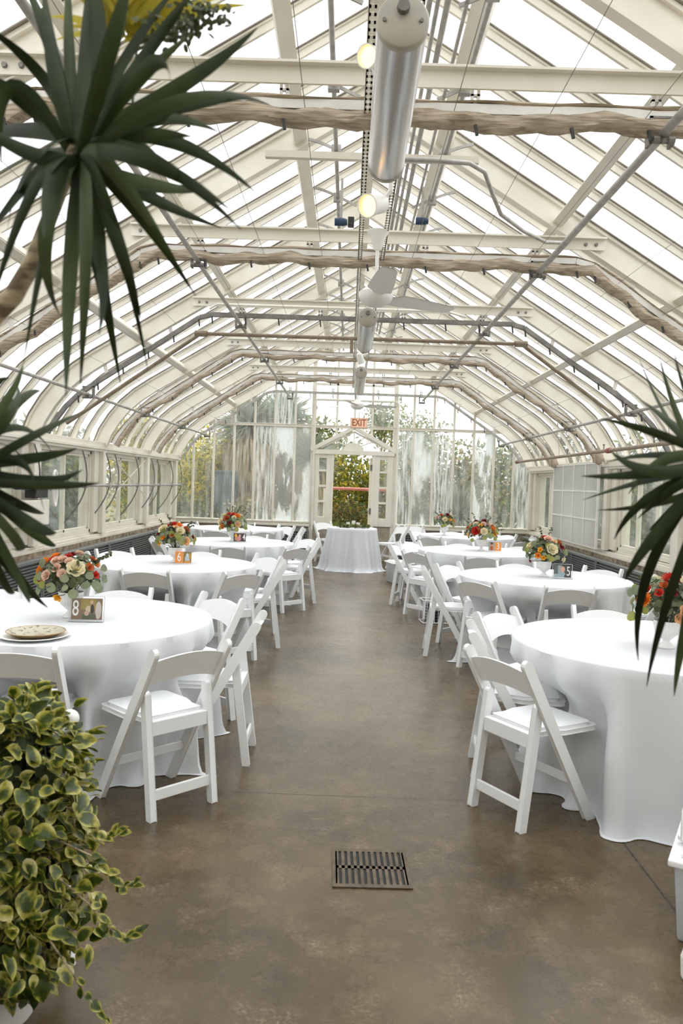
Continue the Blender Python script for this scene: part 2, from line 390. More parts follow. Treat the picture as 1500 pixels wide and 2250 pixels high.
# side walls
def sidewall(sg, name):
    X = lambda d: XC + sg*(W + d)          # d > 0 is outward
    def bx(m, d0, d1, y0, y1, z0, z1):
        a, b = sorted((X(d0), X(d1))); m.box(a, b, y0, y1, z0, z1); return m
    root = bx(MB(), .0, .32, YF, YB, 0, .66).build('wall_'+name, M['concrete_wall']); tag(root, kind='structure')
    m = MB(); bx(m, -.03, .0, YF, YB-.02, .56, .665); m.build('stone_edge', M['stone'], root)
    t = MB(); bx(t, 0-.02, .3, YF, YB, .665, .70); bx(t, .0, .3, YF, YB, .70, .73); bx(t, .07, .3, YF, YB, .73, .76)
    tag(t.build('trim_%d' % (1 if sg < 0 else 2), M['paint_worn'], bevel=.004), kind='structure')
    # eave plate and cornice
    t = MB(); bx(t, -.06, .26, YF, YB, 1.90, 1.935); bx(t, -.035, .26, YF, YB, 1.87, 1.90); bx(t, -.04, .22, YF, YB, 1.935, 2.0)
    tag(t.build('trim_%d' % (3 if sg < 0 else 4), M['paint_worn'], bevel=.004), kind='structure')
    # piers
    for i, y in enumerate(TR):
        if i == 0: y0, y1 = YF, y+.25
        elif i == 7: y0, y1 = y-.42, YB
        else: y0, y1 = y-.27, y+.27
        p = MB(); bx(p, .02, .24, y0, y1, .76, 1.87); bx(p, -.04, .02, (y0+y1)/2-.075, (y0+y1)/2+.075, .74, 1.90)
        tag(p.build('trim_%d' % (10 + i + (20 if sg < 0 else 40)), M['paint'], bevel=.005), kind='structure')
    return X
XL = sidewall(-1, 'left'); XR = sidewall(1, 'right')
win_n = [0]
def new_window():
    win_n[0] += 1
    return thing('window_%d' % win_n[0], None, None, kind='structure')
for sg, X in ((-1, XL), (1, XR)):
    for i in range(7):
        y0 = TR[i] + (.25 if i == 0 else .27); y1 = TR[i+1] - (.27 if i < 6 else .42)
        w = new_window(); w.location = (X(.12), y0, .76)
        L_ = y1 - y0; Hh = 1.11
        f = MB(); e = .035
        for a, b, c, d in ((0,L_,0,.05),(0,L_,Hh-.05,Hh),(0,.05,0,Hh),(L_-.05,L_,0,Hh)): f.box(-.05,.05,a,b,c,d)
        for a, b, c, d in ((.05,L_-.05,.05,.085),(.05,L_-.05,Hh-.085,Hh-.05),(.05,.085,.05,Hh-.05),(L_-.085,L_-.05,.05,Hh-.05)): f.box(-.02,.03,a,b,c,d)
        f.build('window_frame', M['paint_worn'], w, bevel=.004)
        n = 2 if (sg < 0 or i == 6) else 3
        mu = MB()
        for k in range(1, n): mu.box(-.025,.03, L_*k/n-.02, L_*k/n+.02, .05, Hh-.05)
        mu.build('mullion', M['paint'], w)
        for k in range(n): MB().box(-.003,.003, .06+(L_-.12)*k/n, .06+(L_-.12)*(k+1)/n, .06, Hh-.06).build('pane', M['side_glass'], w)
# wall behind the camera
wf = MB().box(XC-W-.3, XC+W+.3, YF-.25, YF-.05, 0, 2.2).prism([(XC-W-.2,2.2),(XC+W+.2,2.2),(XC+2.9,2.9),(XC,4.75),(XC-2.9,2.9)], YF-.25, YF-.05).build('wall_front', M['paint']); tag(wf, kind='structure')

# end wall
wb_ = MB().box(XC-W-.3, XC-.80, YB-.02, YB+.25, 0, .66).box(XC+.80, XC+W+.3, YB-.02, YB+.25, 0, .66).box(XC-.80,XC-.43,YB-.02,YB+.25,0,.70).box(XC+.43,XC+.80,YB-.02,YB+.25,0,.70)
wall_back = wb_.build('wall_back', M['concrete_wall']); tag(wall_back, kind='structure')
m = MB()
for a, b in ((XC-W, XC-.84), (XC+.84, XC+W)):
    m.box(a, b, YB-.07, YB+.1, .655, .70).box(a, b, YB-.04, YB+.1, .70, .725).box(a, b, YB-.06, YB+.1, .725, .755)
tag(m.build('trim_5', M['paint'], bevel=.005), kind='structure')
top = full(offs(UND, .15))
def topz(x):
    s = abs(x-XC); p = offs(UND, .16)
    for a, b in zip(p, p[1:]):
        if s <= b[0]: return a[1] + (b[1]-a[1])*(s-a[0])/(b[0]-a[0])
    return 1.97
barx = sorted([XC+sg*v for v in (.355,.82,1.19,1.595,2.0,2.405,2.815,3.22) for sg in (-1,1)] + [XC])
bn = 60
for x in barx:
    s = abs(x-XC); big = abs(s-.82) < .01
    z0 = 2.62 if s < .1 else (2.42 if s < .5 else (.0 if big else .75)); hw = .04 if big else .021
    tz = topz(x)
    tag(MB().box(x-hw, x+hw, YB-.045 if big else YB-.03, YB+.03, z0, tz).build('trim_%d' % bn, M['paint'], bevel=.003), kind='structure'); bn += 1
sHZ = 2.94
tag(MB().box(XC-sHZ, XC+sHZ, YB-.04, YB+.03, 2.645, 2.70).box(XC-sHZ, XC+sHZ, YB-.055, YB-.03, 2.69, 2.70).build('trim_%d' % bn, M['paint'], bevel=.003), kind='structure'); bn += 1
tag(MB().box(XC-.82, XC+.82, YB-.03, YB+.03, 3.50, 3.54).build('trim_%d' % bn, M['paint']), kind='structure'); bn += 1
ed = [XC-W] + [x for x in barx] + [XC+W]
FR = {}
lower_mat = {}
for a, b in zip(ed, ed[1:]):
    mid = (a+b)/2; s = mid - XC
    w = new_window(); w.location = (0, YB, 0)
    mt = M['clear_glass']
    for lo_, hi_, k in ((-1.6,-1.2,'frost_heavy'),(-1.2,-.82,'frost_mid'),(-2.0,-1.6,'frost_streak'),(.82,1.2,'frost_streak'),(1.2,1.6,'frost_mid'),(1.6,2.0,'frost_streak'),(2.4,2.82,'frost_heavy'),(3.2,3.6,'frost_streak')):
        if lo_-.03 < s < hi_+.03: mt = M[k]
    za, zb = topz(a), topz(b)
    if abs(s) > .8:
        t1, t2 = min(2.66, za), min(2.66, zb)
        MB().prism([(a,.75),(b,.75),(b,t2),(a,t1)], -.003, .003).build('pane', mt, w)
    if max(za, zb) > 2.72 and abs(s) < 3:
        zz0 = 2.66
        m2 = M['clear_glass'] if mt is not M['frost_heavy'] else M['frost_streak']
        MB().prism([(a,zz0),(b,zz0),(b,max(zb,zz0+.01)),(a,max(za,zz0+.01))], -.003, .003).build('upper_pane', m2, w)

# door case with gabled head
door = thing('door_1', None, None, (XC, YB, 0), kind='structure')
m = MB()
for sg in (-1, 1):
    a, b = sorted((sg*.40, sg*.80)); lo2, hi2 = .70, 2.12
    i0, i1 = sorted((sg*.535, sg*.685))
    m.box(a, i0, -.06, .05, lo2, hi2).box(i1, b, -.06, .05, lo2, hi2)
    rows = [.86, 1.17, 1.48, 1.79, 2.04]
    m.box(i0, i1, -.05, .04, lo2, rows[0])
    for r_ in rows[1:4]: m.box(i0, i1, -.05, .04, r_-.02, r_+.02)
    m.box(i0, i1, -.05, .04, rows[4], hi2)
    s_ = sorted((sg*.39, sg*.44)); m.box(s_[0], s_[1], -.07, .06, 0, 2.12)
m.box(-.80, .80, -.085, .05, .68, .715) if False else None
m.box(-.82, .82, -.09, .06, 2.12, 2.21)
m.build('door_frame', M['paint'], door, bevel=.004)
m = MB()
for sg in (-1, 1): 
    m.bar((sg*.86,-.02,2.20), (0,-.02,2.665), .15, .075, (0,1,0))
    m.bar((sg*.66,-.02,2.25), (0,-.02,2.585), .06, .035, (0,1,0))
for a in (24, 52, 90, 128, 156):
    r_ = math.radians(a); L1 = .34/ max(.55, abs(math.cos(r_))*1.0 if a in (24,156) else 1.0); L1 = {24:.44,156:.44,52:.31,128:.31,90:.30}[a]
    m.bar((.10*math.cos(r_),-.02,2.24+.10*math.sin(r_)), (L1*math.cos(r_)*1.15,-.02,2.24+L1*math.sin(r_)*1.05), .05, .022, (0,1,0))
m.prism([(.2*math.cos(math.radians(a)), 2.21+.15*math.sin(math.radians(a))) for a in range(0,181,15)], -.05, .01)
m.build('gable_head', M['paint'], door, bevel=.003)
MB().prism([(-.62,2.21),(.62,2.21),(0,2.60)], -.003, .003).build('gable_pane', M['clear_glass'], door)
for sg in (-1,1):
    a, b = sorted((sg*.535, sg*.685)); MB().box(a, b, -.003, .003, .86, 2.04).build('side_light', M['clear_glass'], door)
# the leaf of the door stands open, outward
leaf = thing('door_2', None, None, (XC+.39, YB+.07, 0), kind='structure')
m = MB().box(-.04,.0,0,.11,.03,2.08).box(-.04,.0,.66,.77,.03,2.08).box(-.04,.0,.11,.66,.03,.72).box(-.04,.0,.11,.66,1.98,2.08)
for z in (1.03,1.34,1.66): m.box(-.035,-.005,.11,.66,z-.02,z+.02)
dl_ = m.build('door_leaf', M['paint'], leaf, bevel=.003)
MB().box(-.023,-.017,.1,.67,.7,2.0).build('door_pane', M['clear_glass'], leaf)
for z in (.3,1.0,1.88): MB().box(-.045,.01,-.02,.03,z-.06,z+.06).build('hinge', M['dark_steel'], dl_)
MB().lathe([(0,0),(.03,.005),(.035,.03),(.02,.06),(0,.065)],12,(-.06,.70,1.0),'x').build('door_knob', M['galv'], dl_, smooth=True)

# ------------------------------------------------------------------ radiator covers along the walls
for sg, X, nm in ((-1, XL, 'left'), (1, XR, 'right')):
    for i in range(1, 7):
        y0, y1 = TR[i]+.01, TR[i+1]-.01 - (.12 if i == 6 else 0)
        lab = ['behind the camera-side table end', 'beside the nearest table', 'beside the second table', 'between the second and third tables', 'beside the third table', 'in the far corner'][i-1]
        r = thing('radiator_cover', 'dark louvred heater cover under the %s wall sill, %s' % (nm, ['first from the camera','second from the camera','third from the camera','fourth from the camera','next to last','last, in the far corner'][i-1]), 'radiator cover', (X(-.12), y0, 0), 0, 'louvred heater covers along the side walls')
        s = -sg
        L_ = y1-y0
        def q(m, a, b, *r_):
            a, b = sorted((a, b)); m.box(a, b, *r_); return m
        m = MB(); q(m, sg*.0, sg*.10, 0, L_, .0, .04); q(m, sg*.0, sg*.10, 0, .04, .04, .58); q(m, 0, sg*.10, L_-.04, L_, .04, .58); q(m, sg*.03, sg*.10, .04, L_-.04, .04, .58)
        m.build('casing', M['louvre'], r)
        m = MB(); q(m, -sg*.015, sg*.11, 0, L_, .58, .61); q(m, -sg*.008, 0, 0, .035, 0, .58); q(m, -sg*.008, 0, L_-.035, L_, 0, .58); q(m, -sg*.008, 0, L_/2-.015, L_/2+.015, 0, .58); m.build('top_rail', M['louvre_lt'], r)
        m = MB()
        for k in range(15): q(m, sg*.0, sg*.022, .035, L_-.035, .06+k*.034, .06+k*.034+.013)
        m.build('louvre_slats', M['louvre_lt'], r)
# perforated heater grilles in the end wall
for x0, x1, side in ((-2.0,-.85,'left'), (.95,2.1,'right')):
    r = thing('heater_grille', 'dark perforated heater grille low on the end wall, %s of the door' % side, 'grille', (XC+x0, YB-.10, 0), 0, None)
    L_ = x1-x0
    MB().box(0, L_, .03, .07, .03, .58).build('backing', M['black'], r)
    m = MB().box(0,L_,0,.03,.55,.59).box(0,L_,0,.03,.0,.04).box(0,.03,0,.03,.04,.55).box(L_-.03,L_,0,.03,.04,.55)
    n = int(L_/.05)
    for k in range(1, n): m.box(k*L_/n-.007, k*L_/n+.007, .01,.02,.04,.55)
    for k in range(1, 11): m.box(.03,L_-.03,.011,.019,.04+k*.047-.007,.04+k*.047+.007)
    m.build('grille_mesh', M['louvre_lt'], r)

# ------------------------------------------------------------------ shade curtains gathered below the rafters
TP = [(0,3.33),(.9,3.33),(1.62,3.33),(1.76,3.295),(2.3,2.93),(2.84,2.575),(3.05,2.43),(3.2,2.28),(3.33,2.10),(3.39,1.99)]
def track_pts(): return [(x, z) for x, z in full(TP)]
def resamp(pts, step):
    out = [pts[0]]; 
    for a, b in zip(pts, pts[1:]):
        L_ = (Vector(b)-Vector(a)).length; n = max(1, round(L_/step))
        for k in range(1, n+1): out.append(tuple(Vector(a).lerp(Vector(b), k/n)))
    return out
def curtain(y, label, bundle=True, trackmat='alum', sc=1.0):
    r = thing('shade_curtain' if bundle else 'shade_track', label, 'shade curtain' if bundle else 'track', (0, y, 0))
    P = [(x, 0, z) for x, z in track_pts()]
    m = MB()
    for a, b in zip(P, P[1:]):
        m.bar(a, b, .05, .045, (0,1,0))
    m.build('track', M[trackmat], r)
    if bundle:
        rnd = random.Random(int(y*10))
        pts = resamp(P, .05); vv = []; n = 10
        m = MB(); rows = []
        for i, p in enumerate(pts):
            a_ = pts[max(0,i-1)]; b_ = pts[min(len(pts)-1,i+1)]; t = (Vector(b_)-Vector(a_)).normalized()
            nrm = Vector((-t.z, 0, t.x)); 
            if nrm.z < 0: nrm = -nrm
            sag = .012*math.sin(i*.37)+.008*math.sin(i*.93+1)
            c = Vector(p) - nrm*(.055+sag) + Vector((0, -.01, 0))
            row = []
            for k in range(n+1):
                a = 2*PI*(k % n)/n
                rr = 1 + .16*math.sin(i*.8+3*a) + .10*math.sin(i*1.9+5*a)
                row.append(c + nrm*math.sin(a)*.040*rr*sc + Vector((0,1,0))*math.cos(a)*.048*rr*sc)
            rows.append(row)
        m.grid(rows); m.build('gathered_cloth', M['shade_cloth'], r, smooth=True)
        rows = []
        for i, p in enumerate(pts):
            a_ = pts[max(0,i-1)]; b_ = pts[min(len(pts)-1,i+1)]; t = (Vector(b_)-Vector(a_)).normalized()
            nrm = Vector((-t.z, 0, t.x)); nrm = -nrm if nrm.z < 0 else nrm
            c = Vector(p) + nrm*(.030+.004*math.sin(i*.6)) + Vector((0,-.01,0)); row = []
            for k in range(7):
                a = 2*PI*(k % 6)/6; row.append(c + nrm*math.sin(a)*(.010+.005*math.sin(i*.5)) + Vector((0,1,0))*math.cos(a)*(.026+.006*math.sin(i*.7+a)))
            rows.append(row)
        MB().grid(rows).build('cloth_edge', M['shade_cloth'], r, smooth=True)
    n = len(P)
    tot = resamp(P, .40)
    for j, p in enumerate(tot[1:-1]):
        if abs(p[0]-XC) > 3.2: continue
        m = MB(); m.bar((p[0], -.045, p[2]-.03-(.055 if bundle else 0)), (p[0]+.01, -.05, p[2]-.105-(.03 if bundle else 0)), .014, .012); m.build('clip', M['clip'], r)
    for s in (-1.3,-.45,.45,1.3):
        m = MB().box(XC+s-.022, XC+s-.008, -.02,.0, 3.35,3.44).box(XC+s+.008, XC+s+.022, -.02,.0, 3.35,3.44).box(XC+s-.022,XC+s+.022,-.02,0,3.35,3.365).box(XC+s-.022,XC+s+.022,-.02,0,3.39,3.40)
        m.build('hanger', M['alum'], r)
    for s in (2.05, 2.75):
        for sg in (-1,1):
            x = XC+sg*s; z = und(s)
            MB().bar((x, -.01, z-.14), (x+sg*.035, -.01, z+.0), .04, .006, (1,0,0)).build('hanger', M['alum'], r)
    return r
curtain(TR[2], 'beige shade cloth gathered along the roof frame nearest the camera')
curtain(TR[3], 'beige shade cloth gathered along the second roof frame, just before the big ceiling fan')
curtain(TR[4], 'bare dark steel shade track on the third roof frame, beyond the big fan', False, 'dark_steel')
curtain(TR[5], 'beige shade cloth gathered along the fourth roof frame', sc=.8)
curtain(TR[6], 'beige shade cloth gathered along the roof frame nearest the end wall', sc=.8)
curtain(TR[7]-.1, 'bare grey shade track against the end wall glazing', False, 'galv')

def pipe(name, label, cat, pts, r, m, group=None, n=10):
    o = MB().tube(pts, r, n).build(name, M[m], smooth=True); tag(o, label, cat, group); return o
# brown water pipe following frame three
yy = TR[4]+.32
pp = [(XC-3.3, yy, 2.12),(XC-1.86, yy, 3.14),(XC-1.80, yy, 3.18),(XC+1.80, yy, 3.18),(XC+1.86, yy, 3.14),(XC+3.05, yy, 2.30)]
bpz = thing('water_pipe', 'brown iron pipe crossing under the third roof frame and sloping down both sides', 'pipe', (0,0,0))
MB().tube(pp, .022, 8).build('pipe_run', M['brown_pipe'], bpz, smooth=True)
for i in (2,3):
    MB().tube([(pp[i][0]-.07, yy, pp[i][2]),(pp[i][0]+.07, yy, pp[i][2])], .036, 8).build('elbow_fitting', M['brown_pipe'], bpz)
MB().tube([(XC-.1,yy,3.18),(XC-.1,yy,3.02)],.02,8).build('drop_pipe', M['brown_pipe'], bpz)

# shade drive shafts running the length of the roof
def shaft(x, z, r, label, y0=1.0, y1=15.8, brz=(0,0)):
    t = thing('drive_shaft', label, 'drive shaft', (x, 0, z), 0, 'shade drive shafts')
    MB().tube([(0,y0,0),(0,y1,0)], r, 10).build('shaft_tube', M['galv'], t, smooth=True)
    for y in TR[2:]:
        m = MB().box(-.06,-.045,y-.03,y+.03,-.04,.09).box(.045,.06,y-.03,y+.03,-.04,.09).box(-.06,.06,y-.03,y+.03,.08,.09)
        for q_ in (-.03,.0,.03): m.lathe([(0,-.02),(.018,-.02),(.018,.02),(0,.02)],8,(q_,y-.05,-.03),'x')
        m.build('shaft_bracket', M['dark_steel'], t)
shaft(XC-1.31, 3.23, .019, 'upper shade drive shaft running the roof length, left of the centre lamps')
shaft(XC+1.33, 3.23, .022, 'upper shade drive shaft running the roof length, right of the centre lamps')
shaft(XC-2.95, 2.42, .017, 'lower shade drive shaft above the left wall windows')
shaft(XC+2.95, 2.42, .019, 'lower shade drive shaft above the right wall windows')
# guide wires
for s in (.35,.8,1.25,1.95,2.3,2.65):
    for sg in (-1,1):
        z = 3.31 if s < 1.7 else 3.32-(s-1.72)*.665
        o = MB().tube([(XC+sg*s,1,z),(XC+sg*s,15.9,z)], .0018, 4).build('guide_wire', M['dark_steel']); tag(o, 'thin shade wire, %s from the ridge on the %s side of the roof' % ({.35:'closest',.8:'second',1.25:'third',1.95:'fourth',2.3:'fifth',2.65:'farthest'}[s], 'left' if sg < 0 else 'right'), 'wire', 'shade guide wires')
# pipes on the right wall
t = thing('sprinkler_pipe', 'grey pipe with red couplings hung along the right wall above the windows', 'pipe', (0,0,0))
MB().tube([(3.30,4.5,2.08),(3.30,15.7,2.08)], .024, 10).build('pipe_run', M['brown_pipe'], t, smooth=True)
for y in (15.7, 10.2, 7.2): MB().tube([(3.30,y-.05,2.08),(3.30,y+.05,2.08)], .036, 10).build('red_coupling', M['red_iron'], t, smooth=True)
for y in (14.2,12.6,10.9,9.2,8.3):
    MB().tube([(3.30,y,2.05),(3.30,y,2.2),(3.27,y,2.38)], .005, 5).build('hook', M['galv'], t)
    MB().tube([(3.30,y-.5,2.1),(3.30,y-.5,2.15),(3.30,y-.5,2.17)], [.008,.008,.018], 6).build('sprinkler_head', M['dark_steel'], t)
# pipes bundled right of the ridge
for i, (x, z, r) in enumerate(((.30,3.80,.014),(.345,3.84,.012),(.385,3.80,.016),(.50,3.92,.011))):
    pipe('conduit', ['thin grey conduit just right of the lamp rail, leftmost of the bundle', 'thin grey conduit, second of the bundle right of the lamp rail', 'thickest grey conduit of the bundle right of the lamp rail', 'thin grey conduit standing apart at the right of the bundle'][i], 'conduit', [(x,1.5,z),(x,12 if i < 3 else 9,z)], r, 'galv', 'roof conduits')
# vent gear by the ridge
for x, z, side in ((-.17, 3.95, 'left'), (.62, 3.95, 'right')):
    t = thing('vent_gear', 'ridge vent opening shaft with curved rack arms, %s of the lamp rail' % side, 'vent gear', (x, 0, z))
    MB().tube([(0,2,0),(0,14.5,0)], .016, 8).build('gear_shaft', M['galv'], t, smooth=True)
    sg = -1 if x < 0 else 1
    for y in [3.0+.95*k for k in range(12)]:
        m = MB().cbox((0,y,0),(.07,.05,.07)); m.build('gearbox', M['galv'], t)
        m = MB(); prev = None
        for k in range(7):
            a = -.5+k*.28; p = (sg*(-.16+.28*k/6*1.3), y+.04, .02+.10*math.sin(a)-.02)
            if prev: m.bar(prev, p, .012, .02, (0,1,0))
            prev = p
        m.build('rack_arm', M['galv'], t)
t = thing('vent_motor', 'small blue and black vent motor hung near the ridge, left of the big fan rod', 'motor', (-.13, 6.4, 3.62))
MB().lathe([(0,-.05),(.03,-.05),(.032,.02),(.022,.05),(0,.05)],14,(0,0,0),'x').build('motor_body', M['blue_motor'], t, smooth=True)
MB().cbox((.08,0,0),(.05,.07,.07)).build('gear_housing', M['clip'], t, bevel=.006)
MB().bar((0,0,.03),(0,0,.34),.02,.02).build('bracket', M['galv'], t)
t = thing('vent_motor', 'small blue vent motor hung near the ridge, right of the big fan rod', 'motor', (.52, 6.5, 3.68))
MB().lathe([(0,-.05),(.03,-.05),(.03,.02),(.022,.05),(0,.05)],14,(0,0,0),'x').build('motor_body', M['blue_motor'], t, smooth=True)
MB().bar((0,0,.04),(0,0,.27),.02,.02).build('bracket', M['galv'], t)

# lamp rail: two perforated angles
for x, side in ((.015,'left'), (.215,'right')):
    m = MB(); y = 1.0
    m.box(x-.003, x+.003, 1.0, 14.6, 3.285, 3.297); m.box(x-.003, x+.003, 1.0, 14.6, 3.315, 3.327)
    while y < 14.6:
        m.box(x-.003, x+.003, y, y+.022, 3.297, 3.315); y += .05
    sgn = 1 if x < .1 else -1
    a, b = sorted((x, x+sgn*.03)); m.box(a, a+.009, 1.0, 14.6, 3.285, 3.289); m.box(b-.009, b, 1.0, 14.6, 3.285, 3.289)
    y = 1.0
    while y < 14.6:
        m.box(a, b, y, y+.022, 3.285, 3.289); y += .05
    tag(m.build('perforated_rail', M['paint']), 'cream perforated steel rail carrying the ceiling lamps, %s one of the pair' % side, 'rail', 'perforated lamp rails')
for i, (y0, y1, z, lab) in enumerate(((2.42,3.5,2.93,'large grey metal tube light with round end cap, nearest the camera'),(6.65,8.0,2.93,'grey metal tube light beyond the big ceiling fan, middle of the three'),(10.3,12.2,2.98,'smallest looking grey metal tube light, farthest of the three'))):
    t = thing('tube_light', lab, 'light fixture', (.115, y0, z), 0, 'tube lights down the ridge line')
    L_ = y1-y0; R_ = .077
    MB().lathe([(R_*.97,.02),(R_,.03),(R_,L_-.03),(R_*.97,L_-.02)],36,(0,0,0),'y').build('tube_body', M['tube_metal'], t, smooth=True)
    for e, yk in ((-1, 0.0), (1, L_)):
        MB().lathe([(0,yk-e*0),(R_*.96,yk),(R_*1.03,yk-e*.006),(R_*1.03,yk-e*.03),(R_*.98,yk-e*.034)],36,(0,0,0),'y').build('end_cap', M['cap_metal'], t, smooth=True)
    m = MB()
    for sx in (-1,1): MB().lathe([(0,-.006),(.006,-.006),(.006,.0)],8,(R_*.72*sx,0,0),'y').build('screw', M['dark_steel'], t)
    m.lathe([(0,-.02),(.018,-.02),(.02,0)],10,(0,0,.035),'y'); m.build('cap_fitting', M['dark_steel'], t)
    for yk in (.18, L_-.18): MB().box(-.1,-.085,yk-.01,yk+.01,0,.36).box(.085,.1,yk-.01,yk+.01,0,.36).box(-.1,.1,yk-.01,yk+.01,-.085+.0,-.078).build('strap', M['white_metal'], t) if False else MB().tube([(-.09,yk,.36),(0,yk,.06)],.004,5).build('strap', M['galv'], t)

def spot(loc, lab, aim, sc=.85):
    t = thing('spotlight', lab, 'spotlight', loc, 0, 'white can spotlights')
    q = Vector(aim).to_track_quat('-Z','Y').to_matrix() * sc
    m = MB(); m.lathe([(0,.11),(.03,.108),(.048,.085),(.052,.0),(.058,-.02),(.062,-.05),(.056,-.05),(.05,-.02)], 24); m.v = [tuple(q @ Vector(p)) for p in m.v]; lc_ = m.build('lamp_can', M['white_metal'], t, smooth=True)
    m = MB(); m.lathe([(0,-.040),(.03,-.036),(.052,-.022)],20); m.v = [tuple(q @ Vector(p)) for p in m.v]; m.build('bulb', M['lamp_glow'], lc_, smooth=True)
    MB().tube([tuple(q @ Vector((0,0,.07))),(.08,.04,.08),(.085,.04,3.29-loc[2])], .011, 8).build('stem', M['white_metal'], t)
spot((.065,3.62,2.80), 'white can spotlight, lit, just beyond the nearest tube light', (-.6,-.75,-.35))
spot((.03,3.05,3.15), 'white can spotlight half hidden left of the nearest tube light, lit', (-.5,-.8,-.3), .7)
spot((.10,9.9,3.08), 'white can spotlight in front of the farthest tube light', (.3,.4,-.8), .8)
spot((.09,13.1,3.08), 'white can spotlight above the small far ceiling fan', (.1,.2,-.9), .8)

# ceiling fans
def fan(loc, z0, rot, lab, sc=1):
    t = thing('ceiling_fan', lab, 'ceiling fan', loc, 0, 'white ceiling fans')
    MB().lathe([(0,-.055),(.06,-.05),(.105,-.02),(.118,.01),(.118,.04),(.09,.06),(.05,.10),(.02,.12),(0,.12)],28).build('motor', M['white_metal'], t, smooth=True)
    MB().tube([(0,0,.08),(0,0,z0-loc[2])], .013, 10).build('downrod', M['white_metal'], t, smooth=True)
    h = z0-loc[2]; MB().lathe([(.02,h-.13),(.03,h-.12),(.05,h-.05),(.075,h-.01),(.075,h)],20).build('canopy', M['white_metal'], t, smooth=True)
    for k in range(3):
        a = math.radians(rot+120*k); R_ = Matrix.Rotation(a, 3, 'Z'); rows = []
        for j, (r_, w) in enumerate(((.10,.03),(.15,.045),(.19,.085),(.30,.082),(.5,.07),(.66,.055),(.70,.035))):
            zc = .015 + .02*(r_-.1)
            rows.append([R_ @ Vector((r_, w*q*.95, zc - w*q*.22)) for q in (-1,-.5,0,.5,1)])
        m = MB().grid(rows); m.grid([[Vector(p)-Vector((0,0,.005)) for p in r_] for r_ in rows]); m.build('blade', M['white_metal'], t, smooth=True)
fan((.145,5.55,2.83), 3.29, 35, 'large white three-blade ceiling fan in the middle of the roof')
fan((.11,13.7,2.87), 3.29, 15, 'small looking far ceiling fan hanging in front of the end wall, above the exit sign')

# unistrut bar and looping conduit
tag(MB().box(-.57,.72,4.88,4.92,3.505,3.545).build('support_bar', M['paint_worn']), 'short cream support bar hung crosswise behind the nearest tube light', 'bar')
pipe('conduit', 'grey conduit looping down to the right from the support bar to the second roof frame', 'conduit', [(.1,4.85,3.50),(.45,4.85,3.50),(.66,4.85,3.49),(.76,4.9,3.46),(.84,5.05,3.38),(.93,5.25,3.33),(1.15,5.6,3.34),(1.38,5.9,3.36),(1.55,6.1,3.42),(1.66,6.18,3.5)], .014, 'galv')
pipe('conduit', 'white conduit framing the door posts in an upside-down U on the end wall', 'conduit', [(XC-.79,YB-.09,.6),(XC-.79,YB-.09,3.15),(XC-.76,YB-.09,3.2),(XC+.83,YB-.09,3.2),(XC+.87,YB-.09,3.15),(XC+.87,YB-.09,.1)], .022, 'paint')
pipe('conduit', 'white conduit arm reaching left of the big fan under the roof', 'conduit', [(XC-1.62,TR[4]-.2,3.35),(XC-1.54,TR[4]-.2,3.40),(XC+.9,TR[4]-.2,3.40),(XC+1.1,TR[4]-.2,3.35)], .014, 'paint')

# exit sign
def text_obj(txt, size, m, parent, loc, rot=(PI/2,0,0), ext=.0015, sx=1.0, bold=0, name='lettering'):
    cu = bpy.data.curves.new('t', 'FONT'); cu.body = txt; cu.size = size; cu.align_x = 'CENTER'; cu.align_y = 'CENTER'; cu.extrude = ext; cu.offset = bold
    to = bpy.data.objects.new('t', cu); COL.objects.link(to); bpy.context.view_layer.update()
    dg = bpy.context.evaluated_depsgraph_get(); me = bpy.data.meshes.new_from_object(to.evaluated_get(dg)); bpy.data.objects.remove(to)
    o = bpy.data.objects.new(name, me); COL.objects.link(o); me.materials.clear(); me.materials.append(m)
    o.parent = parent; o.location = loc; o.rotation_euler = rot; o.scale = (sx,1,1); return o
ex = thing('exit_sign', 'square pinkish EXIT sign hung above the gabled door head', 'sign', (.155,14.6,2.56))
MB().box(-.155,.155,-.03,.03,0,.19).build('sign_case', M['exit_case'], ex, bevel=.006)
MB().box(-.143,.143,-.034,-.028,.012,.178).build('sign_face', M['exit_face'], ex)
text_obj('EXIT', .175, M['exit_text'], ex, (0,-.036,.095), sx=.72, bold=.003)
MB().tube([(0,0,.19),(0,0,.30)],.008,6).build('hanger', M['galv'], ex)
MB().tube([(0,0,.30),(-.02,0,.73)],.004,6).build('chain', M['galv'], ex)

# vent arms along the left windows
t = thing('window_vent_gear', 'grey pipe with curved toothed arms that opens the left wall windows', 'vent gear', (-3.28,0,1.41))
MB().tube([(0,4.5,0),(0,15.7,0)], .018, 10).build('gear_shaft', M['galv'], t, smooth=True)
for y in (5.2,6.3,7.4,8.4,9.92,10.9,11.3,12.4,13.4,13.8,14.8,15.6):
    pts = []
    for k in range(15):
        u = k/14; z = .44 - .98*u; x = -.05 + .10*math.sin(PI*min(1,u*1.0))*1.0 - .27*u**2.2
        pts.append((x, y+.02, z))
    m = MB()
    for a, b in zip(pts, pts[1:]): m.bar(a, b, .010, .016, (0,1,0))
    m.build('rack_arm', M['dark_steel'], t)
    MB().cbox((0,y,0),(.06,.06,.065)).build('pinion_housing', M['galv'], t, bevel=.006)
m = MB()
m.bar((-3.40,11.4,1.82),(-3.40,13.35,1.22),.012,.012).bar((-3.41,11.4,1.22),(-3.41,13.35,1.82),.012,.012)
tag(m.build('cross_brace', M['paint_worn']), 'thin crossed brace rods over the second left wall window from the end', 'brace')
g = thing('gear_motor', 'blue and black motor on a white box on the left wall, behind spiky leaves', 'motor', (-3.36,8.6,1.28))
MB().box(-.10,.06,-.55,.2,-.30,-.02).build('white_housing', M['paint'], g, bevel=.01)
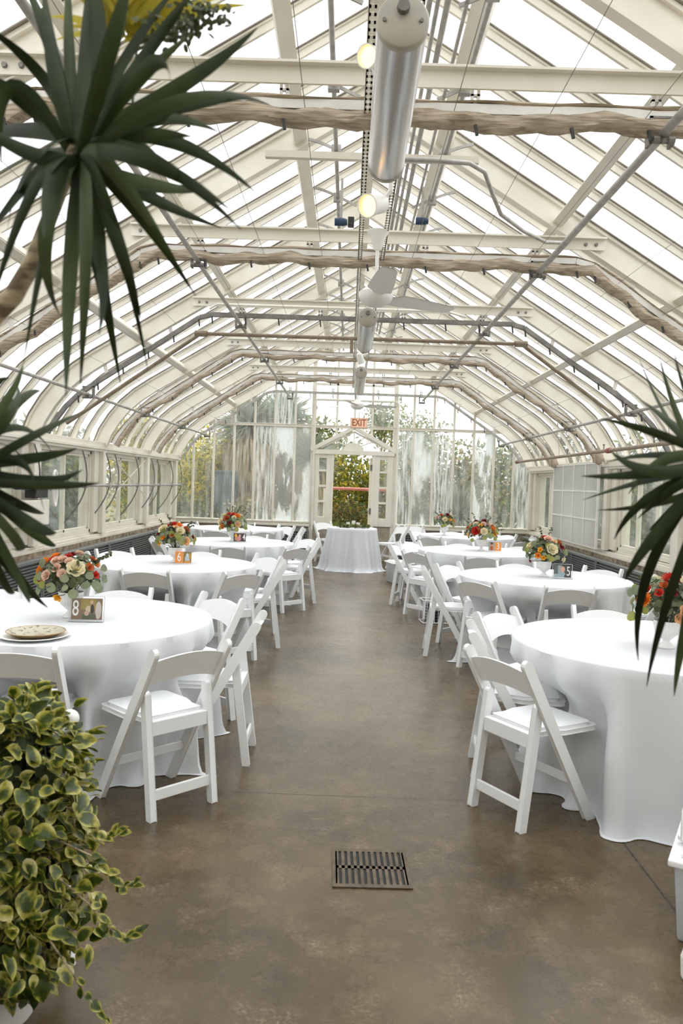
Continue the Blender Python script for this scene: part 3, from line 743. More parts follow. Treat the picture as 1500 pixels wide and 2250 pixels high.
MB().lathe([(0,-.2),(.07,-.2),(.08,.1),(.05,.2),(0,.2)],14,(0,-.35,.16),'y').build('motor_body', M['blue_motor'], g, smooth=True)
MB().box(-.06,.06,-.2,.15,.0,.10).build('gear_housing', M['clip'], g, bevel=.01)
m = MB(); m.tube([(.06,.35+.11*math.cos(2*PI*k/20)*.6,.10+.2*math.sin(2*PI*k/20)) for k in range(21)], .016, 6, False)
m.bar((.06,.29,.1),(.06,.41,.1),.012,.012).bar((.06,.35,-.09),(.06,.35,.29),.012,.012); m.build('hand_wheel', M['white_metal'], g, smooth=True)

# translucent panel against the right wall
pn = thing('glazing_panel', 'translucent ribbed greenhouse panel leaning over the right wall window', 'panel', (XR(-.10),11.25,.74))
m = MB(); L_, H_ = 2.42, 1.22
for k in range(5): m.box(-.015,.015, L_*k/4-.018, L_*k/4+.018, 0, H_)
for k in range(4): m.box(-.013,.013, 0, L_, H_*k/3-.012 if k else 0, H_*k/3+.012)
m.build('panel_frame', M['white_metal'], pn)
for k in range(4): MB().box(-.004,.004, L_*k/4+.018, L_*(k+1)/4-.018, .012, H_-.012).build('sheet', M['poly'], pn)
# clumps of cloth tied at the lower ends of two curtains
for y, lab in ((TR[5]-.02,'knot of beige shade cloth drooping at the eave above the translucent panel'), (TR[6]-.02,'small knot of beige shade cloth at the eave near the far right corner')):
    m = MB(); m.lathe([(0,-.09),(.035,-.075),(.06,-.02),(.05,.05),(.02,.11),(0,.12)],12)
    rn = random.Random(3)
    m.v = [tuple(Vector(p)*(1+rn.uniform(-.15,.15))) for p in m.v]
    o = m.build('cloth_knot', M['shade_cloth'], smooth=True, loc=(XR(-.15), y, 2.02)); tag(o, lab, 'cloth')

# ------------------------------------------------------------------ floor drain
dr = thing('floor_drain', 'square cast iron drain grate set in the brown floor', 'drain', (.143,3.16,0), math.radians(1.5))
MB().box(-.15,.15,-.155,.155,.0005,.002).build('pit_shade', M['black'], dr)  # black sheet laid on the floor; its colour stands in for the shaded pit
m = MB().box(-.155,.155,-.16,-.135,0,.006).box(-.155,.155,.135,.16,0,.006).box(-.155,-.135,-.135,.135,0,.006).box(.135,.155,-.135,.135,0,.006).box(-.135,.135,-.012,.012,0,.006)
for k in range(12):
    x = -.135 + .27*k/11
    m.box(x-.0065, x+.0065, -.135, .135, 0, .006)
m.build('grate', M['grate'], dr)

# ------------------------------------------------------------------ folding chairs
def ypost(z): return .20 - .455*z/.79
def make_chair():
    t = thing('folding_chair', 'x', 'chair')
    for sg in (-1, 1):
        m = MB(); a = Vector((sg*.2, ypost(0), .0)); b = Vector((sg*.2, ypost(.765), .765))
        d = Vector((0, ypost(1)-ypost(0), 1)).normalized(); nrm = Vector((0, d.z, -d.y)); hw = .022
        prof = [(-hw/1, 0)]
        pts = [a - nrm*hw + d*(-.0), b - nrm*hw]
        for k in range(1, 6): an = PI - PI*k/6; pts.append(b + nrm*math.cos(an)*hw + d*math.sin(an)*hw)
        pts += [b + nrm*hw, a + nrm*hw]
        pts[0] = Vector((a.x, a.y-hw/d.z, 0)); pts[-1] = Vector((a.x, a.y+hw/d.z, 0))
        poly = [(p.y, p.z) for p in pts]
        m.prism(poly, sg*.2-.0125, sg*.2+.0125, 'x')
        m.build('front_leg', M['white_resin'], t, bevel=.004)
        m = MB(); y0, y1 = -.205, ypost(.55)-.014; w = .017
        pts = [(y0-w,0),(y1-w,.55)] + [(y1-w*math.cos(PI*k/6), .55+w*1.3*math.sin(PI*k/6)) for k in range(1,6)] + [(y1+w,.55),(y0+w,0)]
        m.prism(pts, sg*.168-.016, sg*.168+.016, 'x'); rl_ = m.build('rear_leg', M['white_resin'], t, bevel=.004)
        MB().lathe([(0,-.004),(.006,-.004),(.006,.004),(0,.004)],8,(sg*.185,ypost(.54),.54),'x').build('hinge_bolt', M['galv'], rl_)
    rows_f = []; rows_b = []; n = 12; m = MB(); vv = []; 
    for i in range(n+1):
        u = -1+2*i/n; x = u*.19; arch = 1-u*u; zt = .725+.032*arch; zb = .604+.030*arch; bow = .018*arch
        for z in (zb, zt):
            y = ypost(z) - bow
            vv += [(x, y-.008, z), (x, y+.008, z)]
    ff = []
    for i in range(n):
        a = i*4; b = a+4
        ff += [(a,b,b+2,a+2),(a+1,a+3,b+3,b+1),(a,a+1,b+1,b),(a+2,b+2,b+3,a+3)]
    ff += [(0,2,3,1),(n*4,n*4+1,n*4+3,n*4+2)]
    m.add(vv, ff); m.build('backrest', M['white_resin'], t, smooth=True)
    def rr(x0, x1, y0, y1, r, z0, z1):
        poly = []
        for cx, cy, a0 in ((x1-r,y0+r,-90),(x1-r,y1-r,0),(x0+r,y1-r,90),(x0+r,y0+r,180)):
            for k in range(4): a = math.radians(a0+30*k); poly.append((cx+r*math.cos(a), cy+r*math.sin(a)))
        return MB().prism(poly, z0, z1, 'z')
    def seatpoly(wr, wf, y0, y1, r):
        poly = []
        for cx, cy, a0, sgx in ((wf-r,y1-r,0,1),(-wf+r,y1-r,90,-1)):
            for k in range(4): a = math.radians(a0+30*k); poly.append((cx+r*math.cos(a), cy+r*math.sin(a)))
        poly += [(-wf,.03),(-wr,-.045),(-wr,y0),(wr,y0),(wr,-.045),(wf,.03)]
        return poly
    MB().prism(seatpoly(.150,.182,-.150,.25,.03), .418, .440, 'z').build('seat', M['white_resin'], t, bevel=.005)
    MB().prism(seatpoly(.134,.160,-.125,.222,.03), .438, .455, 'z').build('cushion', M['cushion'], t, bevel=.007, smooth=True)
    MB().box(-.151,.151,-.168,-.150,.372,.440).build('seat_rail', M['white_resin'], t, bevel=.003)
    MB().bar((-.188,ypost(.20),.20),(.188,ypost(.20),.20),.014,.04,(0,1,0)).build('stretcher', M['white_resin'], t, bevel=.002)
    MB().box(-.153,.153,-.199,-.183,.085,.135).build('stretcher', M['white_resin'], t, bevel=.003)
    return t
chair0 = make_chair(); used = [False]
RAIL = ypost(.765)            # rail sits at local y = RAIL
def chair(rx, ry, fx, fy, label, rz=None, group=None):
    """rx, ry: where the back rail stands; it faces the point fx, fy"""
    if not used[0]: c = chair0; used[0] = True
    else: c = copy_tree(chair0)
    d = Vector((fx-rx, fy-ry)).normalized() if rz is None else Vector((-math.sin(rz), math.cos(rz)))
    c.location = (rx - d.x*RAIL, ry - d.y*RAIL, 0); c.rotation_euler = (0, 0, math.atan2(-d.x, d.y))
    c['label'] = label; c['group'] = group or 'white folding chairs'
    return c
TB = {'8':(-1.52,4.42),'6':(-1.62,7.42),'4':(-1.45,10.22),'L':(-1.82,13.1),'7':(1.70,4.27),'5':(1.83,7.32),'3':(1.70,10.1),'R':(1.98,13.12)}
TN = {'8':'nearest left table','6':'second left table','4':'third left table','L':'farthest left table','7':'nearest right table','5':'second right table','3':'third right table','R':'farthest right table'}
W_ = 'white folding chair '
CH = [
 ('8',-1.46,3.46,'back to camera, near side of '),
 ('8',-.69,3.62,'turned diagonally, whole back and seat seen, beside '),
 ('8',-.47,4.44,'seen edge-on, aisle side of '),
 ('8',-.80,5.22,'facing camera, far aisle corner of '),
 ('8',-1.53,5.45,'mostly hidden behind '),
 ('8',-2.37,5.30,'at the far left behind the flowers of '),
 ('6',-1.66,6.56,'back to camera, near side of '),
 ('6',-.85,6.66,'turned diagonally, near aisle corner of '),
 ('6',-.58,7.52,'seen edge-on, aisle side of '),
 ('6',-.79,8.18,'facing camera, far aisle corner of '),
 ('6',-1.55,8.55,'facing camera behind flowers of '),
 ('6',-2.43,8.32,'facing camera near the left wall behind '),
 ('6',-2.62,7.68,'side-on by the left wall heater cover at '),
 ('4',-1.38,9.24,'back to camera near side of '),
 ('4',-.58,9.40,'turned diagonally, near aisle corner of '),
 ('4',-.36,10.32,'seen edge-on, aisle side of '),
 ('4',-.52,11.03,'facing camera, far aisle corner of '),
 ('4',-1.32,11.3,'facing camera behind the vase of '),
 ('4',-2.46,10.38,'side-on by the left wall, farther of two at '),
 ('4',-2.33,9.70,'side-on by the left wall, nearer of two at '),
 ('L',-1.98,12.0,'back to camera, left one near side of '),
 ('L',-1.27,12.12,'back to camera, right one near side of '),
 ('L',-2.78,13.9,'facing camera in the far left corner at '),
 ('L',-1.85,14.25,'facing camera, barely seen behind '),
 ('L',-1.05,13.9,'facing camera, far aisle corner of '),
 ('L',-.72,13.25,'seen edge-on, aisle side of '),
 ('7',.715,3.68,'nearest of all, turned diagonally beside '),
 ('7',.71,4.38,'seen edge-on behind the nearest chair, beside '),
 ('7',.96,5.02,'facing camera, far aisle corner of '),
 ('7',1.74,5.33,'facing camera behind '),
 ('7',2.03,3.12,'almost outside the right edge, near side of '),
 ('5',2.93,7.33,'by right wall behind the nearest flowers, at '),
 ('5',1.82,6.40,'back to camera near side of '),
 ('5',1.09,6.67,'turned diagonally, near aisle corner of '),
 ('5',.73,7.40,'seen edge-on, aisle side of '),
 ('5',1.03,8.03,'facing camera, far aisle corner of '),
 ('5',1.80,8.42,'facing camera behind the far edge of '),
 ('5',2.62,8.10,'facing camera by the right wall at '),
 ('3',1.56,9.05,'back to camera near side of '),
 ('3',.81,9.38,'turned diagonally, near aisle corner of '),
 ('3',.62,10.45,'seen edge-on, aisle side of '),
 ('3',.87,11.0,'facing camera, far aisle corner of '),
 ('3',1.58,11.15,'facing camera behind flowers of '),
 ('3',2.40,11.0,'facing camera by the right wall at '),
 ('R',1.86,14.1,'facing camera, barely seen behind '),
 ('R',1.21,13.75,'facing camera, far aisle corner of '),
 ('R',1.27,12.22,'turned diagonally, near aisle corner of '),
 ('R',2.76,13.65,'facing camera at the far right corner of '),
 ('R',2.68,12.05,'grey-shaded back to camera, near right corner of '),
 ('R',3.05,13.0,'side-on close to the right wall at '),
]
for k, x, y, d in CH: chair(x, y, *TB[k], W_ + d + 'the ' + TN[k])
chair(-.49,15.72,.15,14.9, W_+'against the end wall just left of the small round table')
chair(1.08,15.15,.2,14.75, W_+'side-on facing left, just right of the small round table')
chair(1.32,15.55,.9,15.0, W_+'folded-looking, behind the one right of the small round table')

# ------------------------------------------------------------------ draped tables
def cloth(R, H, seed, dents=(), n=320, amp=.080, flare=.045, nf=12, pool=.035):
    rnd = random.Random(seed)
    ks = [(rnd.randint(nf-4, nf+12), rnd.uniform(0,2*PI), rnd.uniform(.4,1)) for _ in range(6)]
    ks2 = [(rnd.randint(3,6), rnd.uniform(0,2*PI), rnd.uniform(.4,1)) for _ in range(2)]
    def fold(a):
        v = sum(w*math.sin(k*a+p) for k, p, w in ks)/2.4
        v = math.copysign(abs(v)**.7, v)
        return v
    def low(a): return sum(w*math.sin(k*a+p) for k, p, w in ks2)/1.5
    rows = []
    for r in (.001,R*.3,R*.6,R*.85,R*.96): rows.append([(r*math.cos(2*PI*i/n), r*math.sin(2*PI*i/n), H) for i in range(n+1)])
    rows.append([((R-.005)*math.cos(2*PI*i/n), (R-.005)*math.sin(2*PI*i/n), H-.0015) for i in range(n+1)])
    rows.append([((R+.002)*math.cos(2*PI*i/n), (R+.002)*math.sin(2*PI*i/n), H-.008) for i in range(n+1)])
    for j in range(1, 19):
        u = j/18; row = []
        for i in range(n+1):
            a = 2*PI*(i % n)/n
            z = H-.008 - (H-.014)*u
            r = R + .003 + flare*u**1.3*(1+.5*low(a)) + amp*fold(a+ .10*u*math.sin(3*a+seed))*min(1,u*1.8)
            for ac, dr in dents:
                da = (a-ac+PI) % (2*PI) - PI
                lat = abs(r*math.sin(da)) if abs(da) < 1.4 else 9
                if lat < .36 and dr < r:
                    k = 1 if lat < .23 else (.5+.5*math.cos(PI*(lat-.23)/.13))
                    kz = max(0, min(1, (.66-z)/.20)); kz = kz*kz*(3-2*kz); lowk = max(0, min(1, (.40-z)/.15))
                    rr_ = min(r, max(dr, dr + (.67-dr)*lowk)/max(.75, math.cos(da)) + .35*amp*(fold(a)-1)*u); r = r + (rr_-r)*k*kz
            if u > .93: r += (u-.93)/.07*pool*(.4+.6*max(0,fold(a*1.0)))
            row.append((r*math.cos(a), r*math.sin(a), max(z,.006)))
        rows.append(row)
    # hem lying on the floor
    row = []
    for i in range(n+1):
        a = 2*PI*(i % n)/n; x, y, z = rows[-1][i]; k = 1 + (.02+.03*max(0,low(a)+.3*fold(a)))/R
        row.append((x*k, y*k, .004))
    rows.append(row)
    return MB().grid(rows)
def table(key, lab, R=.775, H=.752, cat='table', c=None, **kw):
    x, y = c or TB[key]
    t = thing('round_table', lab, cat, (x, y, 0), 0, 'round tables under white cloths')
    dn = [(math.atan2(cy-y, cx_-x), math.hypot(cy-y, cx_-x)-.525) for kk, cx_, cy, dd in CH if kk == key]
    cloth(R, H, sum(map(ord, key)), dn, **kw).build('tablecloth', M['cloth'], t, smooth=True)
    MB().lathe([(0,H-.03),(R-.012,H-.03),(R-.012,H-.006),(0,H-.006)],48).build('tabletop', M['wood'], t)
    for k in range(4):
        a = PI/4+k*PI/2; MB().tube([(R*.6*math.cos(a),R*.6*math.sin(a),0),(R*.55*math.cos(a),R*.55*math.sin(a),H-.03)],.015,8).build('leg', M['galv'], t)
    return t
table('8','round table under a long white cloth, nearest on the left, holding card 8 and plates')
table('6','round table under a white cloth, second on the left, holding card 6')
table('4','round table under a white cloth, third on the left, holding card 4')
table('L','round table under a white cloth, farthest on the left, nothing on it')
table('7','round table under a long white cloth, nearest on the right, holding a snowman photo')
table('5','round table under a white cloth, second on the right, holding card 5')
table('3','round table under a white cloth, third on the right, holding card 3')
table('R','round table under a white cloth, farthest on the right, with flowers at its left')
table('S','small round table under a pleated white cloth, alone at the end of the aisle', R=.445, H=.755, c=(.10,14.35), n=200, amp=.028, flare=.10, nf=17, pool=.05)

# ------------------------------------------------------------------ flowers
def petal(L_, w, cup, curl=.0):
    rows = []
    for i in range(5):
        u = i/4; ww = w*math.sin(PI*(.12+.80*u))**.7; z = cup*u*u + curl*u**4
        rows.append([Vector((ww*q, L_*u, z + ww*abs(q)*.35)) for q in (-1,-.5,0,.5,1)])
    return rows
def flower(kind, r, m):
    mb = MB(); rnd = random.Random(hash(kind) % 99 if False else len(kind)*7)
    if kind == 'rose':
        for ring, (n, rad, tilt, s) in enumerate(((6,.0,12,1.0),(6,.0,38,.92),(5,.0,58,.78),(5,.0,72,.62),(4,.0,82,.45))):
            for k in range(n):
                a = 2*PI*(k+ring*.5)/n; R_ = Matrix.Rotation(a,3,'Z') @ Matrix.Rotation(math.radians(tilt),3,'X')
                rows = petal(r*1.05*s, r*.62*s, r*.25*s, -r*.12)
                mb.grid([[R_ @ p + Vector((0,0,r*.02*ring)) for p in row] for row in rows])
        mb.lathe([(0,-r*.2),(r*.35,-r*.1),(r*.42,r*.2),(r*.25,r*.55),(0,r*.62)],10)
    elif kind == 'mum':
        for ring, (n, tilt, s) in enumerate(((16,8,1.0),(14,28,.92),(12,46,.8),(9,64,.62),(6,78,.4))):
            for k in range(n):
                a = 2*PI*(k+ring*.4)/n; R_ = Matrix.Rotation(a,3,'Z') @ Matrix.Rotation(math.radians(tilt),3,'X')
                mb.grid([[R_ @ p for p in row] for row in petal(r*s, r*.14, r*.2, 0)])
    else:
        for k in range(5):
            a = 2*PI*k/5
            for tilt, s in ((20,1),(60,.7)):
                R_ = Matrix.Rotation(a+s,3,'Z') @ Matrix.Rotation(math.radians(tilt),3,'X')
                mb.grid([[R_ @ p for p in row] for row in petal(r*s, r*.45*s, r*.2, 0)])
        mb.lathe([(0,0),(r*.25,r*.1),(r*.2,r*.4),(0,r*.5)],8)
    me = bpy.data.meshes.new(kind); me.from_pydata([tuple(v) for v in mb.v], [], mb.f)
    for p in me.polygons: p.use_smooth = True
    me.materials.append(m); return me
FM = {}
def fmesh(kind, r, c):
    k = (kind, c)
    if k not in FM: FM[k] = flower(kind, 1.0, M['f_'+c])
    return FM[k]
NAME = {'rose':'rose','mum':'chrysanthemum','spray':'small_blossom'}
def disc_leaf(mb, p, d, r, rnd, long=1.0):
    d = d.normalized(); s = d.orthogonal().normalized(); s = Matrix.Rotation(rnd.uniform(0,2*PI),3,d) @ s; u = d.cross(s)
    n = 9; c = p; vv = [c + d*r*.0]
    ring = [c + s*r*math.cos(2*PI*k/n)*1.0 + u*r*long*math.sin(2*PI*k/n) + d*r*.15*math.cos(4*PI*k/n) for k in range(n)]
    mb.add([c + d*r*.12] + ring, [(0, k+1, (k+1) % n + 1) for k in range(n)])
def bouquet(x, y, label, fl, seed, R=.155, tilt=(0,0), spikes=None):
    rnd = random.Random(seed)
    v = thing('vase', 'white footed milk glass vase on ' + label[1], 'vase', (x, y, .7535), 0, 'white footed vases')
    vb_ = MB().lathe([(0,0),(.043,0),(.045,.006),(.030,.018),(.018,.032),(.017,.040),(.032,.052),(.052,.072),(.062,.10),(.066,.135),(.070,.142),(.066,.142),(.060,.10),(.045,.07),(0,.06)],32).build('bowl', M['vase'], v, smooth=True)
    m = MB()
    for k in range(24):
        a = 2*PI*k/24; m.tube([(.0535*math.cos(a),.0535*math.sin(a),.072),(.0665*math.cos(a),.0665*math.sin(a),.13)],.0028,4)
    m.build('ribbing', M['vase'], vb_, smooth=True)
    b = thing('flower_bouquet', label[0], 'bouquet', (x, y, .885), rnd.uniform(-.2,.2), 'table bouquets')
    c0 = Vector((0,0,.085))
    for kind, col, az, el, r in fl:
        d = Vector((math.cos(math.radians(az))*math.cos(math.radians(el)), math.sin(math.radians(az))*math.cos(math.radians(el)), math.sin(math.radians(el))))
        p = c0 + Vector((d.x*R, d.y*R, d.z*R*.82))
        o = bpy.data.objects.new(NAME[kind], fmesh(kind, r, col)); COL.objects.link(o); o.parent = b; o.location = p; o.scale = (r,r,r)
        o.rotation_euler = (d + Vector((0,0,.15))).to_track_quat('Z','Y').to_euler()
    st = MB()
    for kind, col, az, el, r in fl:
        d = Vector((math.cos(math.radians(az))*math.cos(math.radians(el)), math.sin(math.radians(az))*math.cos(math.radians(el)), math.sin(math.radians(el))))
        st.tube([(0,0,-.03), c0*.5 + d*R*.4, c0 + Vector((d.x*R, d.y*R, d.z*R*.82))*.98], .0025, 5)
    g1, g2, g3 = MB(), MB(), MB()
    for i in range(210):
        az = rnd.uniform(0,2*PI); el = rnd.uniform(-.35,1.4); d = Vector((math.cos(az)*math.cos(el), math.sin(az)*math.cos(el), math.sin(el)))
        q = rnd.uniform(.5,1.02); p = c0 + Vector((d.x*R*q*1.08, d.y*R*q*1.08, d.z*R*.86*q))
        disc_leaf(g1 if i % 2 else g2, p, (d+Vector((rnd.uniform(-.6,.6),rnd.uniform(-.6,.6),rnd.uniform(-.4,.6)))), rnd.uniform(.013,.022), rnd, rnd.uniform(.8,1.6))
    for i in range(26):
        az = rnd.uniform(0,2*PI); el = rnd.uniform(-.45,.6); d = Vector((math.cos(az)*math.cos(el), math.sin(az)*math.cos(el), math.sin(el)))
        p = c0 + Vector((d.x*R*1.12, d.y*R*1.12, d.z*R*1.0)); 
        disc_leaf(g3 if i % 2 else g1, p, Vector((d.x,d.y-.8,.3)), rnd.uniform(.018,.03), rnd, 1.1)
    # sprigs that reach out
    for i in range(spikes or 7):
        az = rnd.uniform(0,2*PI); el = rnd.uniform(.0,1.3); d = Vector((math.cos(az)*math.cos(el), math.sin(az)*math.cos(el), math.sin(el)))
        a0 = c0 + d*R*.6; a1 = c0 + d*R*1.5
        st.tube([a0, (a0+a1)/2+Vector((0,0,.01)), a1], .0016, 4)
        for k in range(7):
            q = a0.lerp(a1, .35+.65*k/6); disc_leaf(g2, q+Vector((rnd.uniform(-.01,.01),rnd.uniform(-.01,.01),rnd.uniform(-.008,.008))), Vector((rnd.uniform(-1,1),-.6,rnd.uniform(-1,1))), rnd.uniform(.006,.011), rnd, 1.4)
    st.build('stems', M['euc_dark'], b); g1.build('eucalyptus_leaves', M['euc'], b, smooth=True); g2.build('dark_leaves', M['euc_dark'], b, smooth=True); g3.build('round_olive_leaves', M['olive_leaf'], b, smooth=True)
    return b
# flower lists: kind, colour, azimuth (-90 faces the camera), elevation, radius
bouquet(TB['8'][0]+.0, TB['8'][1]-.02, ('bouquet of blush roses, one big cream rose and orange blooms behind card 8','the nearest left table, behind card 8'), [
 ('rose','cream',-55,28,.052),('rose','blush',-95,30,.030),('rose','blush',-80,18,.028),('rose','blush',-112,12,.032),('rose','blush',-90,52,.030),('rose','blush',-68,48,.028),('rose','blush',-108,48,.03),
 ('mum','orange',-150,38,.045),('mum','orange',-165,18,.04),('mum','orange',-140,60,.035),('spray','red',-128,52,.028),('spray','burg',-128,5,.032),('spray','amber',-120,0,.026),('spray','amber',-102,-12,.024),('spray','amber',-92,-38,.03),
 ('spray','red',-75,62,.03),('spray','rust',-25,30,.032),('spray','red',-15,12,.028),('spray','burg',-60,70,.03),('spray','peach',170,50,.03),('rose','blush',90,60,.035),('mum','orange',60,30,.04),('rose','cream',120,30,.04),('spray','rust',20,50,.03)], 1, R=.165, spikes=8)
bouquet(TB['6'][0]+.02, TB['6'][1]+.02, ('tall bouquet with cream roses, orange and dark red blooms behind card 6','the second left table, behind card 6'), [
 ('rose','cream',-150,42,.055),('mum','cream',-70,38,.05),('mum','orange',-55,72,.045),('mum','rust',-35,45,.045),('rose','peach',-55,-2,.045),('spray','rust',-100,22,.035),('mum','red',-120,78,.05),('spray','burg',-170,20,.035),('spray','amber',-150,-15,.03),('spray','orange',-130,10,.03),
 ('spray','red',-170,65,.03),('rose','cream',90,40,.05),('mum','orange',40,40,.04),('spray','burg',-20,10,.03),('spray','peach',-88,58,.035)], 2, R=.16, spikes=7)
bouquet(-1.47, 10.25, ('bouquet with rusty red and orange blooms and cream roses behind card 4','the third left table, behind card 4'), [
 ('rose','cream',-140,15,.05),('mum','rust',-110,35,.05),('mum','rust',-130,68,.045),('mum','orange',-45,50,.05),('rose','peach',-55,5,.045),('mum','orange',-125,-10,.045),('spray','red',-80,62,.04),('rose','cream',-160,50,.045),('rose','cream',-70,40,.035),
 ('spray','burg',-90,10,.03),('spray','orange',-165,-20,.035),('mum','rust',-60,75,.04),('rose','cream',60,40,.05)], 3, R=.165, spikes=6)
bouquet(TB['3'][0]+.02, TB['3'][1]+.05, ('wide bouquet with a big red rose, cream roses and orange blooms beside card 3','the third right table, beside card 3'), [
 ('rose','red',-115,12,.060),('rose','cream',-85,12,.05),('mum','orange',-45,22,.05),('rose','orange',-40,5,.04),('spray','amber',-100,40,.035),('rose','blush',-85,52,.035),('rose','blush',-55,48,.03),('mum','burg',-70,72,.05),('mum','burg',-150,62,.045),
 ('spray','peach',-160,40,.035),('spray','peach',-150,-5,.035),('rose','cream',-130,50,.035),('spray','rust',-165,25,.035),('rose','blush',-30,40,.035),('spray','orange',-65,-8,.03),('mum','red',90,40,.05)], 4, R=.19, spikes=9)
bouquet(TB['5'][0]+.0, TB['5'][1]+.02, ('bouquet of cream roses and a pink rose with round eucalyptus leaves beside card 5','the second right table, beside card 5'), [
 ('rose','cream',-85,18,.055),('mum','cream',-158,25,.05),('rose','blush',-88,62,.045),('mum','red',-130,80,.035),('mum','red',-75,85,.035),('spray','amber',-120,15,.03),('spray','orange',-125,-5,.035),('spray','burg',-45,25,.045),('spray','rust',-30,45,.04),
 ('spray','amber',-110,-12,.028),('spray','burg',-160,-30,.02),('rose','cream',-25,-20,.035),('spray','peach',-60,50,.03),('rose','cream',90,40,.05)], 5, R=.17, spikes=7)
bouquet(TB['7'][0]-.02, TB['7'][1]-.14, ('largest bouquet, dark red chrysanthemum and cream ranunculus, at the right edge','the nearest right table, beside the snowman photo'), [
 ('mum','red',-110,68,.058),('rose','cream',-65,48,.066),('mum','orange',-158,15,.048),('mum','red',-165,35,.035),('spray','burg',-110,35,.03),('rose','peach',-92,2,.035),('rose','peach',-100,-14,.028),('mum','orange',-45,-5,.045),('rose','peach',-40,20,.04),
 ('rose','peach',-38,42,.035),('spray','rust',-130,50,.03),('rose','cream',-20,10,.04),('spray','red',-135,32,.03),('spray','burg',-80,15,.03),('rose','cream',90,40,.05)], 6, R=.175, spikes=7)
bouquet(TB['R'][0]-.38, TB['R'][1]-.05, ('small bouquet of cream and rusty blooms on the farthest right table','the farthest right table'), [
 ('rose','cream',-90,20,.045),('mum','burg',-60,60,.045),('rose','blush',-150,30,.04),('spray','amber',-60,20,.035),('spray','rust',-120,50,.04),('mum','orange',-30,10,.04),('rose','cream',-20,50,.035)], 8, R=.16, spikes=7)

# sweetheart table: wreath with candles
w = MB(); w2 = MB(); rn = random.Random(4)
for i in range(420):
    a = rn.uniform(0,2*PI); r_ = .19+rn.uniform(-.06,.06); p = Vector((r_*math.cos(a)*1.25, r_*math.sin(a)*.8, .012+rn.uniform(0,.05)))
    disc_leaf(w if i % 2 else w2, p, Vector((rn.uniform(-1,1),rn.uniform(-1,1),rn.uniform(-.2,1))), rn.uniform(.010,.018), rn, 1.5)
g = thing('greenery_wreath', 'low green leaf wreath on the small round table at the end of the aisle', 'wreath', (.12,14.25,.757))
w.build('leaves', M['euc_dark'], g); w2.build('pale_leaves', M['hedge_g'], g)
for x, y, h, lab in ((.02,14.2,.10,'white pillar candle in the wreath, left one'),(.20,14.25,.095,'white pillar candle in the wreath, right one'),(.12,14.42,.12,'white pillar candle at the back of the wreath')):
    t = thing('candle', lab, 'candle', (x,y,.757), 0, 'pillar candles')
    wx = MB().lathe([(0,0),(.033,0),(.033,h),(.028,h),(.024,h-.008),(0,h-.01)],18).build('wax', M['candle'], t, smooth=True)
    MB().tube([(0,0,h-.01),(.002,0,h+.01)],.0015,4).build('wick', M['clip'], wx)

# number cards
MC = {}
def cm(c, r=.6):
    if c not in MC: MC[c] = mat('print_%d' % len(MC), c, r)
    return MC[c]
def card(x, y, rz, label, num, numpos, bg, patches, w=.155, h=.11, numcol=(.85,.85,.83), sizen=.095, frame=True):
    t = thing('table_card', label, 'card', (x, y, .7535), rz, 'photo cards on the tables')
    tilt = Matrix.Rotation(math.radians(-8), 3, 'X')
    def put(m): m.v = [tuple(tilt @ Vector(p)) for p in m.v]; return m
    if frame:
        put(MB().box(-w/2-.010,w/2+.010,-.0035,-.001,0.002,h+.02)).build('acrylic_front', M['acrylic'], t)
        put(MB().box(-w/2-.012,-w/2-.009,-.004,.003,0,h+.022).box(w/2+.009,w/2+.012,-.004,.003,0,h+.022).box(-w/2-.012,w/2+.012,-.004,.003,h+.019,h+.022).box(-w/2-.012,w/2+.012,-.03,.02,0,.003)).build('acrylic_edge', M['plastic'], t)
    z0 = .009
    put(MB().box(-w/2,w/2,0,.001,z0,z0+h)).build('print', cm(bg), t)
    pr_ = t.children[-1] if False else bpy.data.objects[bpy.data.objects[-1].name] if False else [c for c in COL.objects if c.parent == t and c.name.startswith('print')][-1]
    m = MB(); mats = []
    for k, (cx, cz, rx, rz_, col, shp) in enumerate(patches):
        m.cm = k; mats.append(cm(col)); yk = -.0004-.00012*k
        if shp == 'o': pts = [(cx*w/2+rx*w/2*math.cos(2*PI*j/16), z0+cz*h+rz_*h*math.sin(2*PI*j/16)) for j in range(16)]
        else: pts = [((cx-rx)*w/2, z0+(cz-rz_)*h), ((cx+rx)*w/2, z0+(cz-rz_)*h), ((cx+rx)*w/2, z0+(cz+rz_)*h), ((cx-rx)*w/2, z0+(cz+rz_)*h)]
        m.prism(pts, yk-.0001, yk)
    put(m).build('picture', mats, pr_)
    if num:
        o = text_obj(num, sizen*1.25, cm(numcol), pr_, (numpos*w/2, -.0022+.0, z0+h*.5), (PI/2-math.radians(8)*1,0,0), .0004, .62, 0.0004, 'number')
        o.location = tilt @ Vector((numpos*w/2, -.0022, z0+h*.5))
def Y_(k, d): return TB[k][1]+d
card(TB['8'][0]+.125, Y_('8',-.135), math.radians(4), 'clear framed photo card numbered 8 beside the vase', '8', -.72, (.25,.17,.11), [(.1,.72,.5,.25,(.36,.27,.08),'r'),(.75,.45,.2,.42,(.62,.56,.50),'o'),(.1,.5,.18,.16,(.62,.52,.38),'o'),(.35,.5,.12,.22,(.03,.03,.035),'o'),(.15,.14,.45,.12,(.10,.12,.08),'r'),(.3,.82,.1,.1,(.55,.38,.26),'o'),(-.0,.3,.15,.12,(.55,.36,.28),'o')], w=.165, h=.115)
